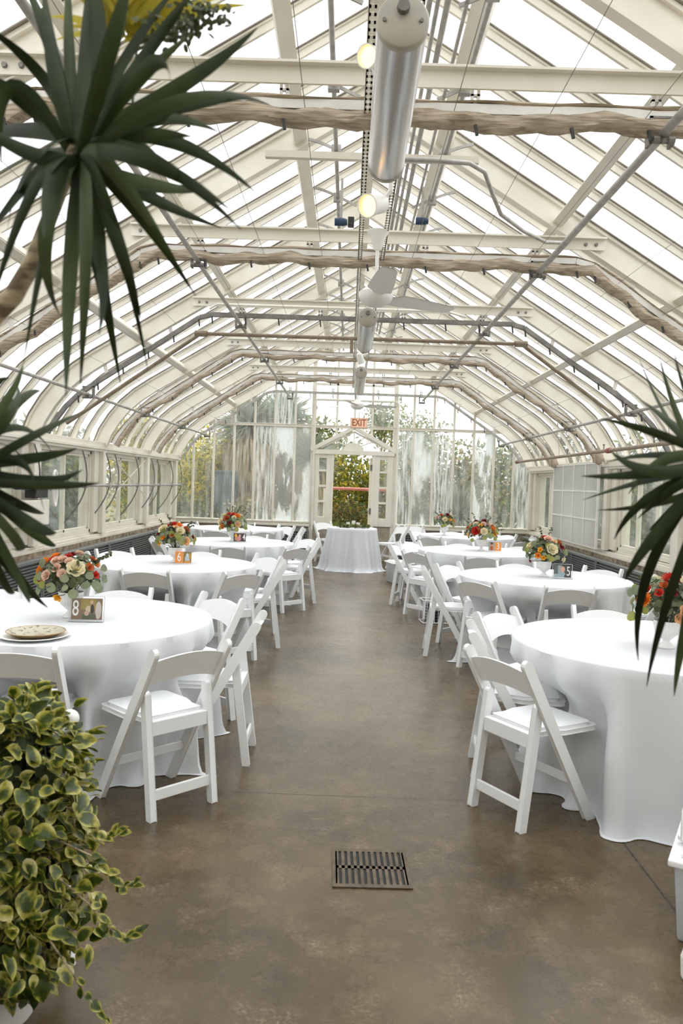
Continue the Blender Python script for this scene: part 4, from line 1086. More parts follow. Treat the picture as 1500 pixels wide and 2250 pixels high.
card(TB['6'][0]+.12, Y_('6',-.10), math.radians(3), 'photo card numbered 6 in white on orange', '6', -.5, (.82,.28,.06), [(.5,.5,.48,.5,(.22,.17,.08),'r'),(.5,.38,.3,.3,(.45,.50,.55),'o'),(.5,.72,.16,.15,(.55,.62,.68),'o'),(.8,.6,.12,.28,(.5,.3,.05),'o'),(.5,.1,.4,.1,(.62,.28,.06),'r')], w=.15, h=.105, frame=False)
card(-1.47+.11, 10.12, math.radians(2), 'dark photo card numbered 4 with a pink figure', '4', .70, (.06,.05,.045), [(-.2,.32,.42,.28,(.62,.25,.28),'o'),(-.62,.7,.22,.22,(.78,.42,.06),'o'),(.0,.68,.18,.2,(.68,.36,.25),'o'),(-.6,.3,.2,.2,(.5,.25,.14),'o')], w=.155, h=.105, frame=False)
card(TB['3'][0]+.175, Y_('3',-.06), math.radians(-2), 'photo card numbered 3 in white on orange with a person at left', '3', .50, (.86,.32,.07), [(-.5,.5,.5,.5,(.42,.40,.37),'r'),(-.5,.3,.26,.28,(.50,.10,.04),'o'),(-.5,.68,.2,.2,(.62,.28,.16),'o'),(-.5,.84,.2,.12,(.1,.06,.04),'o')], w=.16, h=.11, frame=False)
card(TB['5'][0]+.14, Y_('5',-.10), math.radians(-4), 'clear framed dark photo card numbered 5 beside the vase', '5', .68, (.05,.05,.06), [(-.62,.6,.36,.4,(.10,.13,.14),'r'),(-.3,.5,.22,.5,(.38,.42,.43),'r'),(-.4,.14,.6,.14,(.42,.52,.56),'r'),(.05,.66,.24,.26,(.75,.42,.30),'o'),(-.05,.30,.4,.14,(.32,.48,.56),'o')], w=.155, h=.11)
card(TB['7'][0]+.165, Y_('7',-.215), math.radians(-6), 'clear framed photo card of two people and a snowman on the nearest right table', None, 0, (.62,.58,.54), [(0,.12,1,.12,(.58,.42,.34),'r'),(-.42,.5,.14,.38,(.18,.17,.17),'o'),(-.42,.9,.07,.07,(.5,.32,.24),'o'),(.38,.5,.16,.42,(.10,.11,.13),'o'),(.34,.92,.07,.07,(.5,.32,.24),'o'),(-.04,.24,.17,.18,(.78,.80,.82),'o'),(-.04,.5,.14,.14,(.76,.78,.80),'o'),(-.04,.68,.10,.10,(.72,.74,.76),'o'),(-.04,.8,.12,.03,(.08,.08,.1),'r'),(-.04,.86,.07,.06,(.08,.08,.1),'r')], w=.165, h=.115)

# plates and napkin on the nearest left table
px, py = -1.50, 3.83
t = thing('charger_plate', 'large white scalloped charger under the floral plate', 'plate', (px,py,.7535))
m = MB(); n = 64
prof = [(0,.006),(.11,.006),(.15,.012),(.168,.017),(.170,.014),(.15,.007),(.11,0),(0,0)]
rows = []
for r_, z in prof: rows.append([(r_*(1+(.012*math.cos(16*2*PI*i/n) if r_ > .16 else 0))*math.cos(2*PI*i/n), r_*(1+(.012*math.cos(16*2*PI*i/n) if r_ > .16 else 0))*math.sin(2*PI*i/n), z) for i in range(n+1)])
m.grid(rows); m.build('plate_body', M['vase'], t, smooth=True)
pm = mat('floral_plate', (.46,.42,.32), .3, col2=(.14,.11,.07), scale=45, contrast=(.55,.62))
t = thing('dinner_plate', 'cream dinner plate with brown floral pattern and gold rim on the charger', 'plate', (px+.01,py,.7605))
MB().lathe([(0,.006),(.085,.006),(.10,.012),(.135,.024)],48).build('plate_face', pm, t, smooth=True)
MB().lathe([(.135,.024),(.137,.026),(.139,.024),(.105,.006),(.085,.0),(0,0)],48).build('rim', mat('gold_rim',(.35,.22,.10),.3,.3), t, smooth=True)
MB().prism([(-.20,-.07),(.0,-.10),(.02,.05),(-.18,.09)], 0, .006, 'z').build('napkin', M['cloth'], bevel=.002, loc=(px-.30,py-.02,.7535))
tag(bpy.data.objects['napkin'], 'folded white napkin left of the charger plate', 'napkin')
m = MB().box(-.09,.03,-.005,.005,0,.002).box(.03,.08,-.011,-.007,0,.002).box(.03,.08,-.002,.002,0,.002).box(.03,.08,.007,.011,0,.002).box(.02,.034,-.011,.011,0,.002)
o = m.build('fork', M['galv'], loc=(px-.27,py-.03,.761)); o.rotation_euler=(0,0,1.35); tag(o, 'silver fork lying on the white napkin', 'fork')

# ------------------------------------------------------------------ storage bins
def bin_(x, y, rz, sx, sy, h, label, fill=None, lid=True, loop=False):
    t = thing('storage_bin', label, 'storage bin', (x,y,0), rz)
    m = MB(); a = .9
    vv = [(-sx/2*a,-sy/2*a,.004),(sx/2*a,-sy/2*a,.004),(sx/2*a,sy/2*a,.004),(-sx/2*a,sy/2*a,.004),(-sx/2,-sy/2,h),(sx/2,-sy/2,h),(sx/2,sy/2,h),(-sx/2,sy/2,h)]
    m.add(vv, [(0,3,2,1),(0,1,5,4),(1,2,6,5),(2,3,7,6),(3,0,4,7)]); m.build('tub', M['plastic'], t, bevel=.012, smooth=True, seg=3)
    if lid: MB().box(-sx/2-.018,sx/2+.018,-sy/2-.018,sy/2+.018,h-.012,h+.012).box(-sx/2+.02,sx/2-.02,-sy/2+.02,sy/2-.02,h+.012,h+.028).build('lid', M['plastic_white'], t, bevel=.006)
    return t
def plate_stack(x, y, n, label, r=.12):
    pass
b1 = bin_(.86,12.62,.25,.34,.42,.32,'clear lidded storage bin of greenery scraps on the floor beside the third right table')
mm = MB(); rn = random.Random(12)
for i in range(200): disc_leaf(mm, Vector((rn.uniform(-.13,.13),rn.uniform(-.16,.16),rn.uniform(.03,.17))), Vector((rn.uniform(-1,1),rn.uniform(-1,1),rn.uniform(-1,1))), .015, rn, 1.5)
o = mm.build('packed_greenery', M['hedge_d']); o.location = (.86,12.62,0); tag(o, 'greenery scraps packed inside the clear bin', 'greenery', kind='stuff')
cr = thing('plate_crate', 'white wire crate holding stacked grey plates under the second right table edge chairs', 'crate', (1.03,9.05,0), .1)
m = MB()
for z in (.01,.26): m.tube([(-.15,-.12,z),(.15,-.12,z),(.15,.12,z),(-.15,.12,z),(-.15,-.12,z)],.006,6,False)
for k in range(8):
    u = -.15+.3*k/7
    for yk in (-.12,.12): m.tube([(u,yk,.01),(u,yk,.26)],.003,4)
m.build('wire_frame', M['plastic_white'], cr)
for k in range(13):
    o = MB().lathe([(0,0),(.07,0),(.105,.009),(.106,.011),(.07,.003),(0,.003)],28).build('plate', cm((.45,.50,.50)) if k % 2 else cm((.10,.12,.13)), smooth=True, loc=(1.03,9.05,.016+k*.0165)); tag(o, ('pale grey' if k % 2 else 'dark grey')+' plate stacked in the white wire crate below the chairs', 'plate', ('pale' if k % 2 else 'dark')+' stacked plates in the crate')
bw = bin_(1.45,2.813,-.5,.40,.46,.285,'white lidded plastic tub with a loop handle at the right edge of the floor')
m = MB(); m.tube([(-.185,-.08+.028*math.cos(2*PI*k/16),.365+.055*math.sin(2*PI*k/16)) for k in range(17)], .010, 8, False); m.build('loop_handle', M['plastic_white'], bw, smooth=True)
MB().tube([(-.185,-.08,.31),(-.185,-.08,.325)],.02,8).build('handle_base', M['plastic_white'], bw)
MB().box(1.12,1.5,2.28,2.52,0,.07).prism([(1.12,.07),(1.5,.07),(1.5,.20),(1.17,.20)],2.28,2.52).build('white_box', M['plastic_white'], bevel=.01); tag(bpy.data.objects['white_box'], 'white plastic box at the lower right edge of the floor', 'box')

# ------------------------------------------------------------------ dracaena plants
def strap(mb, p0, p1, p2, w, rnd, n=14, fold=.25):
    p0, p1, p2 = map(Vector, (p0, p1, p2)); rows = []
    side0 = None
    for i in range(n+1):
        u = i/n; p = (1-u)**2*p0 + 2*u*(1-u)*p1 + u*u*p2; t = (2*(1-u)*(p1-p0) + 2*u*(p2-p1)).normalized()
        if side0 is None:
            side0 = t.cross(Vector((rnd.uniform(-.35,.35),-1,rnd.uniform(-.35,.35)))).normalized()
        side0 = (side0 - side0.dot(t)*t).normalized(); nn = t.cross(side0)
        ww = w*(.45+.55*min(1,u*4))*(1-max(0,(u-.45)/.55)**1.6)+.0006
        rows.append([p - side0*ww + nn*ww*fold, p - side0*ww*.5 + nn*ww*fold*.4, p, p + side0*ww*.5 + nn*ww*fold*.4, p + side0*ww + nn*ww*fold])
    mb.grid(rows)
DR1=((-0.441, 1.25, 2.048), [((-0.494, 1.279, 2.224), (-0.594, 1.389, 2.403)), ((-0.48, 1.321, 2.233), (-0.549, 1.501, 2.498)), ((-0.45, 1.308, 2.227), (-0.501, 1.48, 2.503)), ((-0.359, 1.137, 2.145), (-0.33, 1.15, 2.267)), ((-0.387, 1.356, 2.269), (-0.323, 1.434, 2.423)), ((-0.346, 1.346, 2.272), (-0.269, 1.236, 2.279)), ((-0.353, 1.243, 2.147), (-0.247, 1.179, 2.197)), ((-0.28, 1.261, 2.158), (-0.172, 1.311, 2.279)), ((-0.309, 1.133, 2.12), (-0.25, 1.059, 2.063)), ((-0.272, 1.197, 2.111), (-0.155, 1.368, 2.184)), ((-0.327, 1.314, 2.139), (-0.171, 1.22, 2.124)), ((-0.344, 1.321, 2.133), (-0.214, 1.22, 2.073)), ((-0.31, 1.278, 2.081), (-0.149, 1.173, 1.968)), ((-0.293, 1.13, 1.988), (-0.204, 1.285, 1.98)), ((-0.319, 1.18, 2.02), (-0.159, 1.106, 1.893)), ((-0.376, 1.366, 2.032), (-0.257, 1.521, 2.024)), ((-0.364, 1.199, 1.999), (-0.299, 1.386, 1.903)), ((-0.36, 1.259, 1.98), (-0.267, 1.347, 1.856)), ((-0.363, 1.179, 1.926), (-0.347, 1.358, 1.731)), ((-0.424, 1.296, 1.933), (-0.429, 1.484, 1.719)), ((-0.468, 1.344, 1.999), (-0.442, 1.299, 1.903)), ((-0.435, 1.217, 1.854), (-0.402, 1.125, 1.658)), ((-0.371, 1.165, 1.875), (-0.33, 1.038, 1.732)), ((-0.459, 1.202, 1.93), (-0.52, 1.263, 1.721)), ((-0.458, 1.131, 1.945), (-0.553, 1.218, 1.796)), ((-0.478, 1.211, 2.0), (-0.559, 1.17, 1.864)), ((-0.531, 1.326, 2.08), (-0.659, 1.345, 2.008)), ((-0.519, 1.206, 2.124), (-0.543, 1.224, 2.014)), ((-0.529, 1.299, 2.134), (-0.577, 1.169, 2.143)), ((-0.541, 1.364, 2.216), (-0.59, 1.222, 2.231)), ((-0.54, 1.31, 2.102), (-0.707, 1.456, 2.152)), ((-0.387, 1.134, 1.866), (-0.428, 1.26, 1.686)), ((-0.364, 1.218, 2.061), (-0.315, 1.27, 2.053)), ((-0.427, 1.132, 1.959), (-0.389, 0.999, 1.843)), ((-0.483, 1.173, 1.986), (-0.591, 1.358, 1.947)), ((-0.355, 1.177, 1.899), (-0.343, 1.292, 1.804)), ((-0.357, 1.353, 2.043), (-0.287, 1.533, 2.096)), ((-0.336, 1.213, 2.059), (-0.248, 1.187, 2.051)), ((-0.477, 1.256, 2.178), (-0.546, 1.377, 2.382)), ((-0.346, 1.156, 2.188), (-0.386, 1.268, 2.374)), ((-0.433, 1.321, 2.278), (-0.523, 1.472, 2.513)), ((-0.441, 1.139, 1.885), (-0.486, 1.32, 1.812)), ((-0.475, 1.152, 2.01), (-0.558, 1.121, 2.051)), ((-0.423, 1.277, 1.999), (-0.448, 1.448, 1.914))])
DR2=((-0.677, 1.35, 1.552), [((-0.548, 1.335, 1.609), (-0.508, 1.508, 1.667)), ((-0.56, 1.386, 1.572), (-0.461, 1.346, 1.593)), ((-0.537, 1.329, 1.533), (-0.415, 1.241, 1.557)), ((-0.491, 1.27, 1.535), (-0.367, 1.172, 1.538)), ((-0.59, 1.422, 1.491), (-0.618, 1.621, 1.467)), ((-0.527, 1.29, 1.474), (-0.423, 1.157, 1.464)), ((-0.602, 1.497, 1.441), (-0.561, 1.533, 1.411)), ((-0.574, 1.351, 1.392), (-0.511, 1.285, 1.338)), ((-0.602, 1.398, 1.394), (-0.576, 1.538, 1.288)), ((-0.607, 1.364, 1.632), (-0.555, 1.362, 1.672)), ((-0.549, 1.264, 1.634), (-0.599, 1.435, 1.703)), ((-0.554, 1.258, 1.647), (-0.528, 1.281, 1.723)), ((-0.624, 1.46, 1.597), (-0.517, 1.355, 1.486)), ((-0.593, 1.433, 1.63), (-0.583, 1.615, 1.55)), ((-0.614, 1.408, 1.36), (-0.642, 1.533, 1.327)), ((-0.591, 1.277, 1.662), (-0.549, 1.279, 1.7)), ((-0.54, 1.287, 1.444), (-0.605, 1.433, 1.412)), ((-0.595, 1.324, 1.501), (-0.553, 1.332, 1.502)), ((-0.789, 1.5, 1.662), (-0.962, 1.648, 1.717)), ((-0.827, 1.494, 1.532), (-0.944, 1.503, 1.485)), ((-0.719, 1.372, 1.456), (-0.815, 1.477, 1.319)), ((-0.698, 1.37, 1.692), (-0.674, 1.322, 1.769)), ((-0.577, 1.351, 1.57), (-0.495, 1.252, 1.535)), ((-0.568, 1.344, 1.663), (-0.599, 1.54, 1.707))])
DR3=((0.624, 1.35, 1.596), [((0.6, 1.49, 1.682), (0.556, 1.559, 1.809)), ((0.569, 1.375, 1.68), (0.512, 1.343, 1.778)), ((0.54, 1.272, 1.685), (0.485, 1.218, 1.769)), ((0.561, 1.446, 1.62), (0.514, 1.599, 1.61)), ((0.499, 1.34, 1.58), (0.426, 1.465, 1.578)), ((0.562, 1.444, 1.583), (0.453, 1.537, 1.534)), ((0.553, 1.416, 1.538), (0.479, 1.532, 1.515)), ((0.508, 1.341, 1.546), (0.482, 1.437, 1.465)), ((0.511, 1.32, 1.479), (0.471, 1.34, 1.403)), ((0.553, 1.442, 1.422), (0.572, 1.534, 1.226)), ((0.546, 1.323, 1.404), (0.579, 1.504, 1.184)), ((0.61, 1.412, 1.338), (0.616, 1.466, 1.177)), ((0.485, 1.253, 1.639), (0.403, 1.294, 1.668)), ((0.503, 1.313, 1.584), (0.455, 1.398, 1.623)), ((0.587, 1.366, 1.556), (0.574, 1.502, 1.451)), ((0.586, 1.412, 1.66), (0.558, 1.541, 1.728)), ((0.596, 1.337, 1.427), (0.608, 1.412, 1.216)), ((0.706, 1.434, 1.706), (0.87, 1.574, 1.769)), ((0.695, 1.338, 1.583), (0.875, 1.483, 1.506)), ((0.702, 1.467, 1.459), (0.8, 1.558, 1.276)), ((0.693, 1.494, 1.728), (0.78, 1.679, 1.901)), ((0.551, 1.38, 1.61), (0.496, 1.415, 1.548)), ((0.54, 1.292, 1.57), (0.521, 1.434, 1.504)), ((0.598, 1.484, 1.513), (0.568, 1.501, 1.481))])
def crown(t, D, w, seed, m='dracaena', m2='dracaena_gr', name='leaf_crown'):
    rnd = random.Random(seed); a = MB(); b = MB(); p0 = Vector(D[0])
    for i, (mid, tip) in enumerate(D[1]):
        mid = Vector(mid); tip = Vector(tip); ctl = mid*2 - (p0+tip)/2
        strap(b if i % 5 == 1 else a, p0 + Vector((rnd.uniform(-.012,.012),rnd.uniform(-.012,.012),rnd.uniform(-.02,.02))), ctl, tip, w*rnd.uniform(.75,1.15), rnd)
    a.build(name, M[m], t, smooth=True); b.build('pale_leaves', M[m2], t, smooth=True)
def pot(t, x, y, r, h, m='plastic_white'):
    MB().lathe([(0,0),(r*.75,0),(r*.8,.02),(r*.97,h-.05),(r*1.04,h-.045),(r*1.04,h),(r*.95,h),(r*.93,h-.04),(0,h-.05)],32,(x,y,0)).build('pot', M[m], t, smooth=True)
    MB().lathe([(r*.92,h-.05),(0,h-.035)],20,(x,y,0)).build('soil', M['soil'], t)
t = thing('dracaena_plant', 'tall dracaena with a spiky dark leaf crown across the upper left corner', 'plant', (0,0,0))
crown(t, DR1, .0118, 1)
MB().tube([(-0.44,1.25,2.055),(-0.461,1.25,1.995),(-0.479,1.25,1.945),(-0.501,1.25,1.882),(-0.536,1.26,1.827),(-0.588,1.28,1.786),(-0.663,1.3,1.729),(-.80,1.36,1.5),(-.93,1.42,1.0),(-.98,1.45,.3)],[.010,.012,.012,.013,.015,.016,.02,.026,.032,.036],10).build('trunk', M['bark'], t, smooth=True)
# pale new growth and flower spray behind the crown
rn = random.Random(8); a = MB(); b = MB()
for i in range(60):
    p0 = Vector((-.44+rn.uniform(-.03,.03),1.45+rn.uniform(-.05,.05),2.35)); d = Vector((rn.uniform(-.16,.2),rn.uniform(-.1,.1),rn.uniform(.02,.3)))
    strap(a, p0, p0+d*.5+Vector((0,0,.03)), p0+d, .008, rn, 6)
SP = [(-0.40,1.4,2.12),(-0.391,1.4,2.285),(-0.317,1.4,2.324),(-0.259,1.4,2.359)]
b.tube(SP, .0025, 5)
for i in range(180):
    u = .45+.55*rn.random(); k = min(2, int(u*3)); p = Vector(SP[k]).lerp(Vector(SP[k+1]), u*3-k) + Vector((rn.gauss(0,.022),rn.gauss(0,.015),rn.gauss(0,.012)))
    disc_leaf(b, p, Vector((rn.uniform(-1,1),-1,rn.uniform(-1,1))), .004, rn, 1.8)
a.build('new_growth', M['hedge_y'], t); b.build('flower_spray', M['euc_dark'], t)
pot(t, -.98, 1.45, .17, .34)
t = thing('dracaena_plant', 'second spiky plant whose long leaves reach in from the left edge below the tall crown', 'plant')
crown(t, DR2, .0095, 2)
MB().tube([(-.677,1.35,1.56),(-.74,1.33,1.3),(-.80,1.28,.8),(-.82,1.22,.2)],[.015,.02,.026,.03],10).build('trunk', M['bark'], t, smooth=True); pot(t, -.82, 1.08, .15, .28)
t = thing('dracaena_plant', 'spiky plant whose long leaves reach in from the right edge over the nearest right table', 'plant')
crown(t, DR3, .0088, 3, 'dracaena')
MB().tube([(.624,1.35,1.60),(.72,1.38,1.3),(.86,1.42,.8),(.92,1.45,.2)],[.015,.02,.026,.03],10).build('trunk', M['bark'], t, smooth=True); pot(t, .94, 1.46, .17, .3)

# ------------------------------------------------------------------ variegated trailing plant, lower left
class LMB(MB):
    def __init__(s): super().__init__(); s.e = []
def vleaf(mb, p, d, up, L_, w, rnd):
    d = d.normalized(); s_ = d.cross(up)
    if s_.length < 1e-3: s_ = Vector((1,0,0))
    s_.normalize(); n = s_.cross(d); rows = []; curl = rnd.uniform(.05,.5); fold = rnd.uniform(.05,.5); rj = rnd.uniform(-.15,.35)
    N_ = 7
    for i in range(N_):
        u = i/(N_-1); ww = w*(math.sin(PI*min(1,(.03+.97*u)**.75))**.8 if u < 1 else 0)+.0002
        c = p + d*L_*u*(1-.1*curl*u) - n*L_*curl*u*u*.6
        for q in (-1,-.55,0,.55,1):
            mb.v.append(tuple(c + s_*ww*q + n*ww*abs(q)*fold + n*.1*w*math.sin(5*u+q*3)))
            ed_ = max(abs(q), abs(u-.5)*2*.9)
            mb.e.append(ed_*1.0+rj)
    o = len(mb.v)-N_*5
    for i in range(N_-1):
        for k in range(4): mb.f.append([o+i*5+k, o+i*5+k+1, o+(i+1)*5+k+1, o+(i+1)*5+k]); mb.m.append(0)
def vbuild(mb, name, parent):
    o = mb.build(name, M['varieg'], parent, smooth=True)
    at = o.data.attributes.new('edge', 'FLOAT', 'POINT')
    for i, v in enumerate(mb.e): at.data[i].value = v
    return o
t = thing('variegated_trailing_plant', 'bushy trailing plant with cream-edged green leaves spilling down at the lower left', 'plant')
rn = random.Random(21); mb = LMB(); st = MB()
cx, cy = -.965, 2.22
for i in range(1250):
    z = .10 + .80*rn.random()**.8
    r_ = (.19 + .085*math.sin(PI*min(1,(z-.05)/.8)) + .03*math.sin(z*9)) * rn.uniform(.62,1.08)
    if z > .78: r_ *= rn.uniform(.3,1.0)
    if z < .22: r_ *= .8
    a = rn.uniform(-PI*.85, PI*.45)
    p = Vector((cx + r_*math.cos(a), cy + r_*math.sin(a), z))
    out = Vector((math.cos(a), math.sin(a), 0)); d = out*rn.uniform(.1,1.1) + Vector((rn.uniform(-.9,.9),rn.uniform(-.9,.9),rn.uniform(-1.1,.8)))
    if z > .78: d.z = rn.uniform(-.2,1.0)
    L_ = rn.uniform(.036,.072)
    vleaf(mb, p, d, out*rn.uniform(.2,1)+Vector((rn.uniform(-.6,.6),rn.uniform(-.6,.6),.8)), L_, L_*rn.uniform(.30,.40), rn)
for k in range(26):
    a = rn.uniform(-PI*.9, PI*.4); r_ = rn.uniform(.12,.22)
    st.tube([(cx+.05*math.cos(a),cy+.05*math.sin(a),.72),(cx+r_*math.cos(a),cy+r_*math.sin(a),.66),(cx+(r_+.03)*math.cos(a),cy+(r_+.03)*math.sin(a),.4),(cx+(r_+.01)*math.cos(a+.2),cy+(r_+.01)*math.sin(a+.2),.12)],.003,5)
RUN=[[(-0.76,2.12,.56),(-0.672,2.15,0.503),(-0.627,2.15,0.46),(-0.592,2.15,0.417),(-0.553,2.15,0.431)],[(-0.74,2.1,.46),(-0.653,2.1,0.39),(-0.615,2.1,0.342),(-0.567,2.1,0.303),(-0.528,2.1,0.32)],[(-0.76,2.06,.33),(-0.681,2.05,0.232),(-0.66,2.1,0.139),(-0.603,2.12,0.05),(-0.498,2.1,0.01),(-.44,2.06,.006)],[(-0.77,2.2,.62),(-0.703,2.2,0.582),(-0.656,2.2,0.532),(-0.609,2.2,0.546)]]
for R_ in RUN:
    st.tube(R_, .0028, 5)
    pts = [Vector(p) for p in R_]
    for k in range(13):
        u = (.25+.75*k/12)*(len(pts)-1.001); j = int(u); p = pts[j].lerp(pts[j+1], u-j); d = (pts[j+1]-pts[j]).normalized()
        vleaf(mb, p, d + Vector((rn.uniform(-.7,.7),rn.uniform(-.7,.3),rn.uniform(-.2,.9))), Vector((0,-.6,1)), rn.uniform(.028,.048), rn.uniform(.009,.015), rn)
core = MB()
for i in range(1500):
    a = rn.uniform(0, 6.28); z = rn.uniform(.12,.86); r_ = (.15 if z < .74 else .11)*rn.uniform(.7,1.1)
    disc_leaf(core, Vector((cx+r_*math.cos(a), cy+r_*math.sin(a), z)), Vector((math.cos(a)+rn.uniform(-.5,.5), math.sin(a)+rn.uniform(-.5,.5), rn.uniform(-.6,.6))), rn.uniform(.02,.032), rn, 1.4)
core.build('inner_shade_leaves', M['hedge_d'], t)  # plain dark leaves; their colour stands in for the plant's inner shade
vbuild(mb, 'foliage', t); st.build('stems', M['bark'], t, smooth=True)
MB().lathe([(0,0),(.11,0),(.12,.02),(.13,.52),(.145,.525),(.145,.56),(.13,.56),(.12,.52),(0,.51)],32,(cx,cy,0)).build('tall_planter', M['plastic_white'], t, smooth=True)
# big white planters at the left edge
t = thing('white_planter', 'tall white planter with a ring handle at the lower left edge', 'planter', (-.985,1.78,0))
MB().lathe([(0,0),(.12,0),(.13,.02),(.15,.52),(.17,.525),(.17,.56),(.15,.56),(.14,.5),(0,.49)],36).build('body', M['plastic_white'], t, smooth=True)
m = MB(); m.tube([(.165+.008*abs(math.cos(2*PI*k/16)),.03+.03*math.cos(2*PI*k/16),.47+.05*math.sin(2*PI*k/16)) for k in range(17)], .008, 8, False); m.build('ring_handle', M['plastic_white'], t, smooth=True)
t = thing('finial_post', 'thin white post topped with a round white ball, rising out of the trailing plant', 'post', (-.845,2.46,.03))
MB().lathe([(0,-.03),(.035,-.03),(.035,.03),(.014,.05),(.014,.70),(.022,.705),(.022,.72),(.012,.73),(0,.73)],16).build('post_shaft', M['plastic_white'], t, smooth=True)
MB().lathe([(.029*math.sin(PI*k/12),.755-.029*math.cos(PI*k/12)) for k in range(13)],20).build('ball', M['vase'], t, smooth=True)

# ------------------------------------------------------------------ the garden outside
gr = MB().box(-60,60,YB+.3,90,-.25,-.05).box(-60,-4.2,-20,YB+.3,-.25,-.05).box(4.4,60,-20,YB+.3,-.25,-.05).build('ground_outside', M['soil']); tag(gr, kind='structure')
def cloud(name, label, cat, c, R, n, ls, mats, seed, trunk=0, group=None, shell=.45, parts=None):
    rnd = random.Random(seed); t = thing(name, label, cat, (c[0],c[1],0), 0, group); ms = [MB() for _ in mats]
    lobes = [(Vector((rnd.uniform(-.5,.5)*R[0],rnd.uniform(-.5,.5)*R[1],rnd.uniform(-.5,.55)*R[2])), rnd.uniform(.42,.7)) for _ in range(9)]
    for i in range(n):
        lc, lr = lobes[rnd.randrange(9)]
        v = Vector((rnd.gauss(0,1),rnd.gauss(0,1),rnd.gauss(0,1))).normalized()*(shell+(1-shell)*rnd.random())
        p = Vector((lc.x+v.x*R[0]*lr, lc.y+v.y*R[1]*lr, c[2]+lc.z+v.z*R[2]*lr))
        if p.z < -.04: continue
        q = ms[rnd.randrange(len(ms))]; d = Vector((rnd.uniform(-1,1),rnd.uniform(-1,1),rnd.uniform(-.3,1))).normalized(); s_ = d.orthogonal().normalized(); s_ = Matrix.Rotation(rnd.uniform(0,6.28),3,d) @ s_; u = d.cross(s_)
        l = ls*rnd.uniform(.6,1.4); q.add([p-s_*l, p-u*l*.45, p+s_*l, p+u*l*.45], [(0,1,2,3)])
    for q, mm_ in zip(ms, mats): q.build('foliage', M[mm_], t)
    m = MB(); rt = max(.03, trunk)
    for k in range(5 if not trunk else 3):
        a = rnd.uniform(0,6.28); m.tube([(.1*math.cos(a)*rt*8,.1*math.sin(a)*rt*8,-.06),(.15*R[0]*math.cos(a),.15*R[1]*math.sin(a),c[2]*.6),(.35*R[0]*math.cos(a),.35*R[1]*math.sin(a),c[2]+.2*R[2])],[rt,rt*.8,rt*.4],6)
    m.build('branches', M['wood'], t)
    return t
def spiky(label, x, y, z, r, seed, skirt=0, n=420, m='grey_leaf'):
    rnd = random.Random(seed); t = thing('spiky_yucca', label, 'yucca', (x,y,0), 0, None); a = MB(); b = MB()
    for i in range(n):
        az = rnd.uniform(0,6.28); el = rnd.uniform(-.5 if z > 1 else .0,1.5); d = Vector((math.cos(az)*math.cos(el), math.sin(az)*math.cos(el), math.sin(el)))
        s_ = d.orthogonal().normalized(); s_ = Matrix.Rotation(rnd.uniform(0,6.28),3,d) @ s_; L_ = r*rnd.uniform(.75,1.1); w = .016
        p = Vector((0,0,z)); e = p+d*L_-Vector((0,0,L_*.12))
        a.add([p+d*.08-s_*w, p+d*L_*.6-s_*w*.8, e, p+d*L_*.6+s_*w*.8, p+d*.08+s_*w], [(0,1,2,3,4)])
    for i in range(int(n*1.1) if skirt else 0):
        az = rnd.uniform(0,6.28); z0 = z-rnd.uniform(.0,skirt*.8); o = Vector((math.cos(az),math.sin(az),0)); L_ = r*rnd.uniform(.5,.9); s_ = Vector((-o.y,o.x,0)); w = .022
        p = Vector((0,0,z0))+o*.1; q = p+o*r*.42+Vector((0,0,-L_*.35)); e = p+o*r*.5+Vector((0,0,-L_*1.05)); e.z = max(e.z,-.04)
        b.add([p-s_*w,q-s_*w,e,q+s_*w,p+s_*w],[(0,1,2,3,4)])
    a.build('blades', M[m], t); 
    if skirt: b.build('dry_skirt', M['dry_leaf'], t)
    MB().tube([(0,0,-.06),(.03,0,z*.5),(0,0,z)],[.13,.11,.09],8).build('trunk', M['wood'], t)
    return t
cloud('shrub','yellow-green tall shrub outside the far left corner of the end wall','shrub',(-5.0,21,1.6),(1.5,1.0,1.9),3800,.075,['hedge_y','hedge_g'],1)
cloud('shrub','yellow shrub outside the left end wall panes, left of the shaggy yucca','shrub',(-3.4,20.2,1.7),(1.0,.9,1.5),3200,.065,['hedge_y','hedge_y','hedge_g'],2)
cloud('shrub','low dull green shrub outside the lower left end wall panes','shrub',(-3.9,18.3,.5),(1.3,.7,.8),3200,.05,['hedge_d','hedge_g'],3)
cloud('shrub','low brownish shrub under the shaggy yucca outside','shrub',(-1.9,18.2,.45),(1.0,.6,.7),2600,.05,['hedge_d','dry_leaf','hedge_g'],4)
spiky('shaggy yucca with grey crown and long brown skirt outside the left end wall', -2.5, 20, 2.9, 1.25, 5, 1.8, 700)
spiky('yucca with a round grey crown outside, between the shaggy yucca and the door', -1.75, 20.8, 3.1, 1.05, 6, 1.2, 560)
spiky('lower grey yucca outside just left of the door', -1.0, 20.2, 2.1, .95, 7, .9, 520)
spiky('low round yucca outside the middle right end wall panes', 2.6, 18.6, .75, .95, 8, 0, 520)
spiky('small yellowish grass tuft outside left of the doorway', -.45, 18.3, .25, .6, 9, 0, 260, 'hedge_g')
cloud('hedge','yellow and green hedge seen through the upper doorway','hedge',(.4,22.5,1.2),(2.0,1.0,1.5),5200,.07,['hedge_y','hedge_g','hedge_g'],10)
cloud('shrub','round rusty green bush seen through the lower doorway','bush',(.08,18.9,.50),(.80,.6,.70),7500,.036,['hedge_r','hedge_g','hedge_d'],11)
cloud('flower_patch','patch of pink flowers on the ground outside the doorway','flowers',(.1,17.6,.05),(.65,.35,.16),1500,.02,['pink_fl','hedge_d'],12)
cloud('tree','small leafy tree outside right of the door, top against the sky','tree',(1.9,22,2.55),(1.1,.9,1.15),2800,.06,['euc','hedge_g'],13,.06)
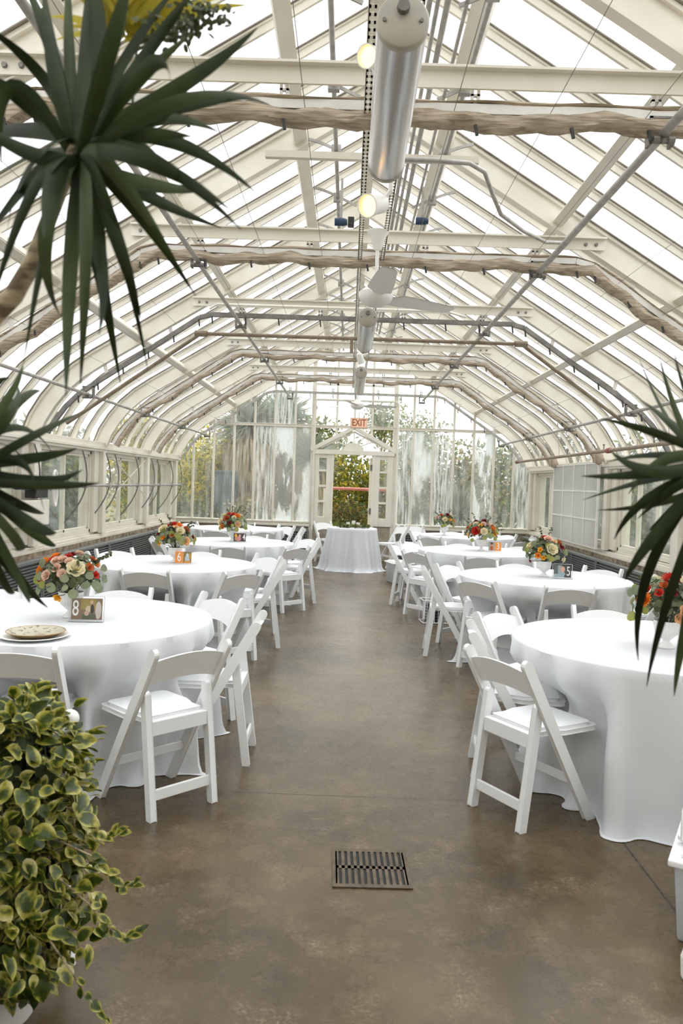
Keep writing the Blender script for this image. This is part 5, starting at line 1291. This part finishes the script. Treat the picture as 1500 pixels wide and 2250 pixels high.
cloud('tree','tree outside beyond the right panes of the end wall','tree',(1.05,24,3.3),(.7,.7,.8),1400,.06,['euc','hedge_g'],14,.05)
cloud('shrub','tall dark green shrub outside the right end wall panes','shrub',(4.5,19.2,1.4),(1.25,.9,2.0),9500,.055,['hedge_g','hedge_d','hedge_d'],15)
cloud('shrub','mixed green hedge outside behind the low round yucca','shrub',(2.9,21.6,1.0),(2.2,.8,1.6),8000,.07,['hedge_g','hedge_d','dry_leaf'],16)
cloud('shrub','small green shrub outside just right of the door','shrub',(1.5,18.8,.6),(.6,.5,.8),2400,.045,['hedge_g','hedge_d'],17)
for k,(x,w_) in enumerate(((-6.2,2.6),(-1.6,2.8),(3.6,2.8),(8.2,2.6))):
    cloud('hedge',['tall mixed hedge far outside, leftmost behind the end wall','tall mixed hedge far outside, behind the shaggy yucca','tall mixed hedge far outside, right of the door','tall mixed hedge far outside, rightmost behind the end wall'][k],'hedge',(x,26.2,1.1),(w_*1.25,1.1,[2.6,2.5,2.2,3.0][k]),7000,.11,[['hedge_y','hedge_g'],['hedge_g','hedge_d'],['hedge_g','euc'],['hedge_g','hedge_d']][k],50+k)
cloud('tree','distant tree outside the left roof slope','tree',(-9,14,4.2),(2.6,2.2,2.4),3200,.12,['hedge_d','euc'],18,.12)
cloud('tree','distant tree outside the right roof slope','tree',(10.5,13.5,5.2),(2.4,2.0,2.0),3000,.12,['hedge_d','euc'],19,.12)
for k,(x,y) in enumerate(((-5.6,5),(-5.4,8.5),(-5.8,11.5),(-5.5,14.5))):
    cloud('shrub','green shrub outside the left wall windows, %s' % ['nearest the camera','second','third','nearest the end wall'][k],'shrub',(x,y,1.0),(1.0,2.2,1.6),6500,.08,['hedge_d','hedge_g','grey_leaf'],30+k)
for k,(x,y) in enumerate(((6.2,9.5),(6.0,12.5),(6.0,15.5))):
    cloud('shrub','grey-green shrub outside the right wall windows, %s' % ['nearest the camera','middle one','nearest the end wall'][k],'shrub',(x,y,1.0),(.9,2.2,1.6),6500,.08,['hedge_d','grey_leaf','hedge_g'],40+k)
rl = thing('garden_rail', 'pinkish red round rail across the view outside the doorway', 'rail', (0,17.2,0))
MB().tube([(-.5,0,1.43),(1.05,0,1.43)],.035,10).build('rail_tube', mat('faded_red',(.55,.20,.16),.5), rl, smooth=True)
for x in (-.5,1.05): MB().tube([(x,0,-.06),(x,0,1.43)],.03,10).build('rail_post', M['paint'], rl)
sg_ = thing('cabinet', 'dark grey-blue garden cabinet outside the left end wall panes', 'cabinet', (-3.05,18.9,0))
MB().box(-.12,.35,0,.5,-.05,1.75).build('cabinet_body', mat('slate_blue',(.06,.08,.09),.5), sg_, bevel=.02)
MB().box(-.08,.31,-.02,0,.05,1.65).build('cabinet_door', mat('slate_blue_light',(.10,.13,.14),.5), sg_)
